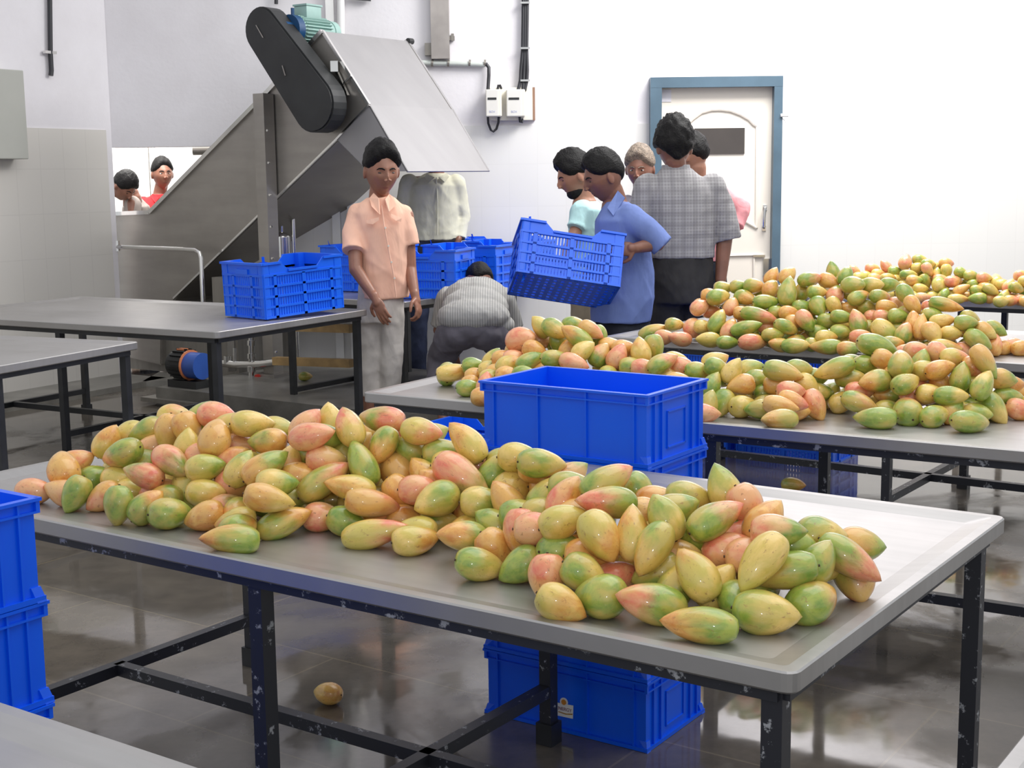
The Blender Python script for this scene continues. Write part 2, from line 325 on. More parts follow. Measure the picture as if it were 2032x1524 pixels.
MANGO = {
'front': '-1069 3213 829 119 37 106 78 oo 1 3;-1061 3281 829 3 19 94 69 op 1 3;-1006 3265 789 38 2 104 77 gg 1 1;-1050 3137 788 177 20 94 69 po 1 0;-1002 3080 795 -152 -62 94 69 gg 1 0;-938 3082 787 -170 -34 94 69 op 1 0;-988 3301 875 14 58 94 69 yo 1 3;-925 3197 865 164 -21 113 71 gp 1 2;-953 3353 881 -177 -19 94 69 yy 1 3;-894 3313 898 -177 -19 94 69 gg 1 3;-833 3357 923 0 -1 94 69 yp 1 3;-825 3247 907 -142 -76 94 69 oy 1 3;-772 3219 916 -23 -69 94 69 oy 1 2;-750 3284 935 41 50 97 71 gg 1 3;-705 3232 950 0 -1 94 69 pp 1 3;-664 3184 931 5 29 94 69 yp 1 2;-601 3134 945 18 -3 106 67 yy 1 3;-682 3102 919 78 45 103 76 oo 1 2;-638 3151 887 0 -1 94 69 pp 1 2;-557 3084 911 180 1 94 69 og 1 2;-867 3279 865 5 29 94 69 po 1 2;-761 3168 884 85 81 94 69 yy 1 2;-781 3091 866 -25 -26 107 66 pg 1 1;-845 3082 839 160 12 105 65 pg 1 1;-879 3233 837 1 9 94 69 gg 1 2;-929 3187 806 0 -1 94 69 yy 1 1;-884 3140 785 0 -1 94 69 yg 1 1;-869 2956 797 -95 -76 94 69 gg 1 0;-804 2946 797 14 44 94 69 go 1 0;-746 2918 788 35 -5 103 75 gg 1 0;-819 3105 792 5 29 94 69 po 1 1;-741 3091 795 -61 -37 113 83 yg 1 1;-693 3039 863 1 9 94 69 yg 1 1;-632 3048 819 -3 -20 94 69 po 1 1;-631 2974 785 1 9 94 69 pg 1 1;-667 2895 785 -177 -19 94 69 oo 1 1;-588 2839 785 -179 -9 94 69 yo 1 0;-573 2706 784 -165 8 125 65 go 1 0;-601 2976 873 43 49 95 65 yg 1 1;-538 2937 884 26 29 118 71 og 1 2;-509 2802 844 15 -17 112 65 oy 1 1;-484 2825 788 20 18 126 65 go 1 0;-491 2943 815 0 -1 94 69 yg 1 0;-407 2876 785 0 -1 94 69 py 1 0;-412 2928 853 24 30 135 69 gp 1 1;-456 3043 883 -6 -35 94 69 go 1 2;-441 2972 945 -16 11 111 65 pp 1 2;-361 3004 958 131 54 100 66 yp 1 3;-1123 3161 785 0 -1 94 69 pp 1 0;-504 2874 861 0 -1 94 69 yg 1 1;-500 3007 874 38 76 94 69 py 1 1;-467 2962 857 0 -1 94 69 oo 1 1;-640 3089 869 5 29 94 69 po 1 2;-551 3178 920 0 -1 94 69 yg 1 2;-469 3084 948 10 49 94 69 pp 1 3;-956 3239 805 38 76 94 69 gg 1 1;-712 3122 869 0 -1 94 69 py 1 1;-688 3013 811 0 -1 94 69 yy 1 1;-296 3070 963 162 3 114 65 pg 1 3;-420 3122 947 85 81 94 69 yy 1 3;-419 3023 930 0 -1 94 69 gg 1 2;-396 3072 910 0 -1 94 69 pp 1 2;-361 3116 892 7 39 94 69 oy 1 2;-380 3023 887 14 58 94 69 yg 1 2;-328 2944 887 137 53 117 65 gg 1 1;-288 2990 916 -136 -51 97 65 go 1 2;-254 2994 856 -54 -32 104 77 oo 1 2;-201 2987 949 -20 -7 99 65 yp 1 3;-189 3066 924 3 19 94 69 gg 1 3;-247 3106 909 0 -1 94 69 pp 1 2;-221 3019 896 -5 -30 94 69 gg 1 2;-155 2980 902 1 9 94 69 gg 1 2;-99 2915 938 147 44 113 65 yo 1 3;-80 2957 885 173 40 94 69 pp 1 3;-109 2841 879 -25 -31 140 77 pg 1 2;2 2824 858 50 28 111 81 yy 1 2;-39 2867 881 14 58 94 69 gg 1 2;-15 2917 890 0 -1 94 69 gg 1 3;12 2829 920 0 -1 94 69 yg 1 3;59 2726 928 17 -8 108 65 gy 1 3;114 2753 892 7 39 94 69 pg 1 2;112 2628 901 0 -1 94 69 gg 1 2;177 2535 933 22 22 117 65 gp 1 3;243 2609 890 -15 -60 94 69 gg 1 3;171 2470 908 -164 8 121 65 gp 1 2;61 2697 864 14 58 94 69 gy 1 2;60 2606 853 0 -1 94 69 gg 1 1;89 2458 876 3 19 94 69 yy 1 1;88 2464 819 27 -5 100 73 gg 1 1;153 2377 868 -45 -49 105 75 yo 1 1;213 2388 870 95 64 107 65 yo 1 1;242 2334 856 -141 -49 110 65 go 1 1;-92 2838 801 106 43 103 76 op 1 1;-159 2774 844 -140 -10 109 80 gy 1 1;-154 2809 785 0 -1 94 69 gy 1 1;-242 2892 831 -10 -50 94 69 oo 1 1;-296 2818 828 15 -13 123 65 op 1 1;-349 2882 847 -165 17 117 65 yo 1 1;-284 2731 787 -13 13 147 65 yp 1 0;-197 2685 784 19 1 102 66 yo 1 0;-101 2632 804 -164 11 109 65 go 1 1;-63 2498 784 16 -17 104 65 gy 1 0;-34 2577 791 -15 -46 94 69 oo 1 1;11 2477 787 -170 -34 94 69 gg 1 0;12 2556 831 -93 -77 95 70 po 1 1;-37 2687 813 175 30 94 69 yg 1 1;-14 2716 855 168 55 94 69 oo 1 2;-193 2944 860 170 50 94 69 yo 1 2;-165 2877 853 173 40 94 69 oo 1 1;54 2779 907 0 -1 94 69 oy 1 3;77 2800 863 0 -1 94 69 oo 1 2;100 2570 894 14 58 94 69 po 1 2;125 2527 870 3 19 94 69 oo 1 2;44 2504 849 0 -1 94 69 pp 1 1;-351 2829 785 -5 -19 94 69 gg 1 0;-225 2846 785 0 -1 94 69 oo 1 1;59 2357 797 -95 -76 94 69 po 1 0;124 2335 810 -5 -30 94 69 gy 1 1;182 2384 788 3 19 94 69 pp 1 1;-282 2883 785 0 -1 94 69 op 1 0;15 2651 840 0 -1 94 69 gy 1 1;-411 2976 891 0 -1 94 69 py 1 1;-132 2915 887 0 -1 94 69 yo 1 2;-197 2827 854 0 -1 94 69 pp 1 1;-65 2756 843 0 -1 94 69 yg 1 1;78 2247 785 -7 -27 94 69 yo 1 0;143 2274 790 144 -13 107 79 gg 1 0;251 2357 806 -176 -24 94 69 gg 1 1;229 2227 792 -165 17 128 76 gp 1 0;298 2134 784 163 2 130 65 go 1 0;348 2290 800 12 53 94 69 yy 1 0;309 2261 830 137 50 105 69 yo 1 1;412 2180 788 -20 -5 115 76 gy 1 0;501 2234 789 33 13 106 78 go 1 0;451 2262 834 166 -13 134 65 go 1 1;412 2230 859 -149 -41 123 65 yy 1 1;603 2359 790 -77 -37 100 73 gp 1 0;584 2328 835 -25 -31 128 65 gp 1 2;627 2424 832 0 -1 94 69 og 1 3;549 2392 862 0 -1 94 69 gy 1 3;535 2432 823 0 -1 94 69 pp 1 2;455 2306 892 -18 2 100 65 pg 1 2;445 2381 891 10 49 94 69 oo 1 3;403 2413 843 21 68 94 69 op 1 2;347 2439 841 -5 -30 94 69 gg 1 2;357 2368 900 22 23 116 65 gp 1 2;425 2436 903 -15 -60 94 69 pp 1 3;388 2487 929 157 69 94 69 yg 1 3;326 2500 906 -1 -6 94 69 gy 1 3;294 2448 897 3 19 94 69 gg 1 2;270 2394 896 162 64 94 69 yg 1 2;249 2510 874 0 -1 94 69 oo 1 2;276 2558 886 0 -1 94 69 oo 1 3;293 2407 823 0 -1 94 69 oy 1 1;376 2360 846 3 19 94 69 pp 1 2;374 2366 785 0 -1 94 69 oo 1 0;520 2296 836 14 58 94 69 gg 1 1;540 2366 810 0 -1 94 69 yy 1 1;282 2301 802 14 58 94 69 gy 1 1;135 2414 821 0 -1 94 69 oo 1 1;496 2348 851 -3 -20 94 69 gg 1 2;276 2471 841 0 -1 94 69 yg 1 2;410 2315 844 0 -1 94 69 py 1 1;-997 3373 789 -94 0 95 66 yy 0 0;-910 3329 789 -83 0 95 66 gg 0 0;-871 3394 789 31 0 95 66 yy 0 0;-846 3297 789 115 0 95 66 go 0 0;-807 3355 789 172 0 95 66 gg 0 0;-813 3183 789 -91 0 95 66 yy 0 0;-764 3253 789 93 0 95 66 yy 0 0;-792 3057 789 169 0 95 66 go 0 0;-713 3202 789 -74 0 95 66 yy 0 0;-666 3255 789 -20 0 95 66 oo 0 0;-649 3157 789 90 0 95 66 yy 0 0;-586 3212 789 -164 0 95 66 go 0 0;-540 3106 789 -156 0 95 66 oo 0 0;-597 2911 789 -108 0 95 66 go 0 0;-542 2999 789 26 0 95 66 go 0 0;-460 3083 789 170 0 95 66 yg 0 0;-424 3154 789 155 0 95 66 gg 0 0;-569 2779 789 50 0 95 66 go 0 0;-451 2978 789 62 0 95 66 gg 0 0;-403 3028 789 -141 0 95 66 go 0 0;-362 3095 789 157 0 95 66 go 0 0;-319 3160 789 31 0 95 66 yg 0 0;-344 2971 789 -2 0 95 66 yy 0 0;-301 3033 789 102 0 95 66 yg 0 0;-263 3092 789 -22 0 95 66 yg 0 0;-225 2981 789 4 0 95 66 oo 0 0;-161 2952 789 139 0 95 66 oo 0 0;-97 3004 789 16 0 95 66 oo 0 0;-201 2738 789 164 0 95 66 yy 0 0;-77 2922 789 112 0 95 66 gg 0 0;-26 2977 789 -174 0 95 66 yg 0 0;-97 2744 789 -144 0 95 66 go 0 0;-40 2796 789 -117 0 95 66 gg 0 0;-16 2873 789 -1 0 95 66 yg 0 0;34 2931 789 -132 0 95 66 oo 0 0;52 2780 789 -68 0 95 66 yy 0 0;87 2853 789 136 0 95 66 gg 0 0;53 2655 789 30 0 95 66 oo 0 0;99 2712 789 -76 0 95 66 yg 0 0;160 2784 789 136 0 95 66 oo 0 0;108 2558 789 107 0 95 66 oo 0 0;140 2630 789 -52 0 95 66 oo 0 0;198 2551 789 -85 0 95 66 go 0 0;239 2608 789 56 0 95 66 oo 0 0;236 2479 789 33 0 95 66 yg 0 0;343 2591 789 -149 0 95 66 yy 0 0;323 2459 789 59 0 95 66 yg 0 0;374 2506 789 -83 0 95 66 yy 0 0;461 2480 789 -57 0 95 66 yg 0 0;375 2245 789 -104 0 95 66 gg 0 0;425 2299 789 43 0 95 66 gg 0 0;567 2488 789 -165 0 95 66 go 0 0;-848 3377 851 61 0 95 66 oo 0 0;-800 3285 851 -63 0 95 66 gg 0 0;-740 3218 851 -61 0 95 66 gg 0 0;-703 3280 851 -5 0 95 66 yy 0 0;-629 3227 851 -171 0 95 66 yy 0 0;-604 3129 851 8 0 95 66 yg 0 0;-557 3195 851 -84 0 95 66 go 0 0;-579 3020 851 -89 0 95 66 oo 0 0;-500 3122 851 44 0 95 66 go 0 0;-348 3201 851 -1 0 95 66 gg 0 0;-334 3057 851 -151 0 95 66 yy 0 0;-288 3117 851 141 0 95 66 yy 0 0;-238 3189 851 -109 0 95 66 oo 0 0;-229 3067 851 -148 0 95 66 yy 0 0;62 2901 851 -26 0 95 66 go 0 0;168 2595 851 68 0 95 66 go 0 0;339 2526 851 103 0 95 66 yy 0 0;414 2508 851 155 0 95 66 gg 0 0;473 2451 851 -100 0 95 66 yy 0 0;-326 3162 913 -124 0 95 66 go 0 0',
'B': '-203 4919 808 16 2 150 68 yo 1 0;-235 4965 799 89 31 112 82 gg 1 0;-147 4693 784 18 -3 100 65 gg 1 0;-135 4892 833 0 -1 94 69 gg 1 3;-124 4821 805 0 -1 94 69 oo 1 1;-93 4484 785 0 -1 94 69 op 1 0;-90 4619 805 38 76 94 69 pp 1 0;-68 4846 862 14 58 94 69 yg 1 3;-26 4759 874 0 -1 94 69 oo 1 2;13 4707 881 0 -1 94 69 pp 1 2;-74 4782 833 0 -1 94 69 yg 1 2;-46 4724 834 1 9 94 69 oy 1 1;-13 4655 869 5 29 94 69 yo 1 1;36 4776 939 -54 7 134 99 pp 1 3;20 4864 898 47 24 105 77 oo 1 3;104 4828 928 0 -1 94 69 pp 1 2;79 4691 912 -3 -20 94 69 oo 1 1;60 4602 887 24 25 106 65 gg 1 0;105 4794 983 170 50 94 69 yy 1 3;150 4722 981 -26 -25 103 71 gy 1 3;166 4760 925 -54 -74 95 70 gg 1 1;221 4629 964 155 31 132 69 go 1 2;271 4654 982 -26 -25 96 65 op 1 3;299 4696 953 -42 -77 94 69 gg 1 3;219 4757 988 0 -1 94 69 gy 1 3;197 4669 920 14 58 94 69 oo 1 1;146 4559 900 17 -3 108 65 gg 1 1;239 4563 925 29 33 97 65 yy 1 1;205 4506 892 -21 -17 107 65 pp 1 0;296 4583 909 40 50 96 71 gp 1 0;337 4647 927 0 -1 94 69 oo 1 1;352 4546 907 14 58 94 69 pp 1 0;379 4596 925 0 -1 94 69 oo 1 3;430 4553 926 111 64 96 71 yo 1 3;479 4585 930 -42 -77 94 69 gg 1 3;398 4508 877 0 -1 94 69 gg 1 0;489 4426 899 22 22 116 65 gp 1 3;565 4459 876 -3 -20 94 69 pp 1 3;601 4398 874 0 -1 94 69 gy 1 3;541 4514 892 0 -1 94 69 yy 1 3;662 4437 901 3 19 94 69 yo 1 3;658 4361 887 -3 -20 94 69 gy 1 3;-68 4673 820 0 -1 94 69 yg 1 1;-12 4585 840 0 -1 94 69 oo 1 0;41 4629 839 0 -1 94 69 gy 1 0;99 4651 872 0 -1 94 69 oo 1 0;433 4458 878 0 -1 94 69 py 1 0;506 4447 849 0 -1 94 69 yy 1 0;629 4296 845 14 58 94 69 gg 1 1;601 4167 804 38 68 94 69 gg 1 0;585 4108 785 0 -1 94 69 pp 1 0;655 4234 794 -123 -53 98 72 gg 1 0;719 4278 846 -179 -9 94 69 oo 1 1;767 4393 880 3 19 94 69 yg 1 3;698 4316 885 14 58 94 69 yy 1 3;787 4344 854 0 -1 94 69 gg 1 3;845 4248 890 -19 -12 131 72 go 1 3;835 4283 844 0 -1 94 69 oy 1 2;718 4208 789 33 -5 104 77 yo 1 0;798 4257 788 3 19 94 69 gy 1 0;851 4153 844 0 -1 94 69 pp 1 1;924 4256 844 -9 -45 94 69 yy 1 2;847 4098 821 -22 -17 100 65 op 1 1;803 4063 814 -19 -8 113 65 oo 1 1;926 4160 798 -56 -56 109 75 po 1 0;785 3995 785 -163 3 122 68 go 1 0;1014 4340 802 14 58 94 69 yg 1 1;1035 4260 792 5 29 94 69 yo 1 0;1012 4277 894 166 -21 139 70 gy 1 3;963 4330 860 0 -1 94 69 gg 1 2;1068 4297 861 -18 2 105 65 gy 1 2;1112 4179 868 -160 -6 111 76 go 1 2;1076 4214 830 0 -1 94 69 pp 1 1;1053 4130 811 -21 -17 114 65 gp 1 0;1069 3995 786 163 -2 130 72 gg 1 0;1163 4204 821 180 1 94 69 go 1 1;1146 4131 785 0 -1 94 69 gg 1 0;1181 4059 796 93 18 120 88 gp 1 0;1271 4226 832 50 28 118 87 pp 1 1;1190 4109 871 23 15 101 70 gy 1 1;1248 4008 787 28 14 100 73 gy 1 0;1192 4187 922 73 42 106 78 go 1 3;1170 4276 917 -5 -30 94 69 oo 1 3;1163 4343 953 14 -17 152 79 gg 1 3;1277 4261 910 28 72 94 69 gg 1 2;1338 4282 935 -7 -40 94 69 pp 1 3;1286 4325 939 0 -1 94 69 po 1 3;1305 4154 906 20 11 108 65 oo 1 2;1326 4186 850 -7 -40 94 69 op 1 1;1362 4133 885 38 76 94 69 gg 1 2;1425 4193 903 -4 -25 94 69 op 1 2;1436 4143 928 -41 -52 124 67 og 1 3;1305 4044 841 -18 2 106 65 gy 1 1;1401 4050 871 41 50 106 65 gy 1 2;1322 3914 786 16 -8 132 72 gg 1 0;1445 4068 797 -43 -51 116 73 gy 1 0;1418 4160 785 0 -1 94 69 gg 1 1;1446 4113 785 0 -1 94 69 gy 1 0;1309 4045 797 14 44 94 69 og 1 1;1497 4158 873 -2 -11 94 69 og 1 3;1515 4157 816 0 -1 94 69 gg 1 1;1534 4102 785 -7 -27 94 69 po 1 0;1572 4247 819 0 -1 94 69 oo 1 2;1537 4203 848 0 -1 94 69 oo 1 3;1372 4231 929 0 -1 94 69 yp 1 3;1279 4205 895 0 -1 94 69 yg 1 2;1199 4232 878 0 -1 94 69 og 1 2;1123 4320 899 0 -1 94 69 gg 1 2;1099 4374 895 0 -1 94 69 gg 1 3;904 4300 891 0 -1 94 69 gg 1 3;811 4318 810 0 -1 94 69 gy 1 1;970 4294 816 0 -1 94 69 yg 1 0;765 4366 785 0 -1 94 69 yy 1 1;1227 4150 817 0 -1 94 69 pp 1 1;1262 4103 837 0 -1 94 69 yo 1 1;1361 4091 785 0 -1 94 69 yg 1 0;861 4133 785 0 -1 94 69 oo 1 0;-151 4776 789 118 0 95 66 oo 0 0;-72 4915 789 -122 0 95 66 yy 0 0;-30 4805 789 -37 0 95 66 go 0 0;21 4857 789 171 0 95 66 go 0 0;0 4704 789 -50 0 95 66 yg 0 0;45 4766 789 -57 0 95 66 yg 0 0;18 4559 789 123 0 95 66 go 0 0;62 4632 789 100 0 95 66 yg 0 0;135 4741 789 -158 0 95 66 oo 0 0;162 4816 789 85 0 95 66 oo 0 0;86 4513 789 -19 0 95 66 oo 0 0;148 4622 789 -125 0 95 66 gg 0 0;212 4719 789 -105 0 95 66 gg 0 0;184 4523 789 -134 0 95 66 gg 0 0;238 4584 789 74 0 95 66 oo 0 0;278 4655 789 -117 0 95 66 yg 0 0;314 4721 789 -107 0 95 66 oo 0 0;276 4511 789 -174 0 95 66 gg 0 0;327 4565 789 106 0 95 66 go 0 0;357 4646 789 -135 0 95 66 go 0 0;358 4484 789 103 0 95 66 yy 0 0;401 4539 789 66 0 95 66 oo 0 0;459 4446 789 143 0 95 66 yy 0 0;528 4568 789 -28 0 95 66 yy 0 0;524 4415 789 -26 0 95 66 yy 0 0;562 4476 789 24 0 95 66 yg 0 0;553 4306 789 -44 0 95 66 gg 0 0;598 4369 789 -122 0 95 66 yg 0 0;634 4429 789 9 0 95 66 oo 0 0;654 4326 789 1 0 95 66 yg 0 0;745 4461 789 143 0 95 66 yg 0 0;819 4404 789 -139 0 95 66 yg 0 0;755 4155 789 174 0 95 66 gg 0 0;875 4358 789 55 0 95 66 oo 0 0;870 4191 789 -19 0 95 66 oo 0 0;920 4255 789 41 0 95 66 yy 0 0;1028 4447 789 147 0 95 66 oo 0 0;1075 4359 789 -113 0 95 66 yg 0 0;1111 4246 789 -154 0 95 66 yy 0 0;1155 4308 789 -157 0 95 66 go 0 0;1199 4381 789 -82 0 95 66 oo 0 0;1244 4279 789 -34 0 95 66 go 0 0;1286 4362 789 -25 0 95 66 go 0 0;1335 4279 789 153 0 95 66 go 0 0;1373 4338 789 -148 0 95 66 gg 0 0;1406 4240 789 -68 0 95 66 yy 0 0;1381 4031 789 -34 0 95 66 yg 0 0;1503 4211 789 149 0 95 66 oo 0 0;1543 4293 789 38 0 95 66 gg 0 0;1595 4189 789 168 0 95 66 yy 0 0;-24 4934 851 93 0 95 66 go 0 0;32 4819 851 174 0 95 66 gg 0 0;54 4898 851 -61 0 95 66 go 0 0;102 4791 851 -102 0 95 66 gg 0 0;140 4859 851 -91 0 95 66 gg 0 0;44 4528 851 -25 0 95 66 gg 0 0;100 4601 851 179 0 95 66 oo 0 0;173 4726 851 37 0 95 66 gg 0 0;222 4777 851 -134 0 95 66 go 0 0;158 4541 851 -96 0 95 66 gg 0 0;191 4627 851 -54 0 95 66 oo 0 0;319 4637 851 -13 0 95 66 gg 0 0;352 4709 851 165 0 95 66 gg 0 0;316 4500 851 -109 0 95 66 yg 0 0;368 4561 851 -45 0 95 66 go 0 0;410 4634 851 98 0 95 66 gg 0 0;444 4536 851 -106 0 95 66 oo 0 0;480 4608 851 -165 0 95 66 yy 0 0;554 4548 851 -71 0 95 66 yg 0 0;528 4336 851 -15 0 95 66 oo 0 0;624 4521 851 173 0 95 66 go 0 0;669 4403 851 -134 0 95 66 yg 0 0;698 4481 851 38 0 95 66 yy 0 0;1086 4414 851 -104 0 95 66 go 0 0;1131 4360 851 -122 0 95 66 oo 0 0;1238 4321 851 14 0 95 66 yy 0 0;1317 4332 851 -71 0 95 66 gg 0 0;1421 4168 851 -67 0 95 66 gg 0 0;1455 4234 851 -12 0 95 66 yg 0 0;168 4814 913 -36 0 95 66 go 0 0;245 4754 913 -106 0 95 66 gg 0 0',
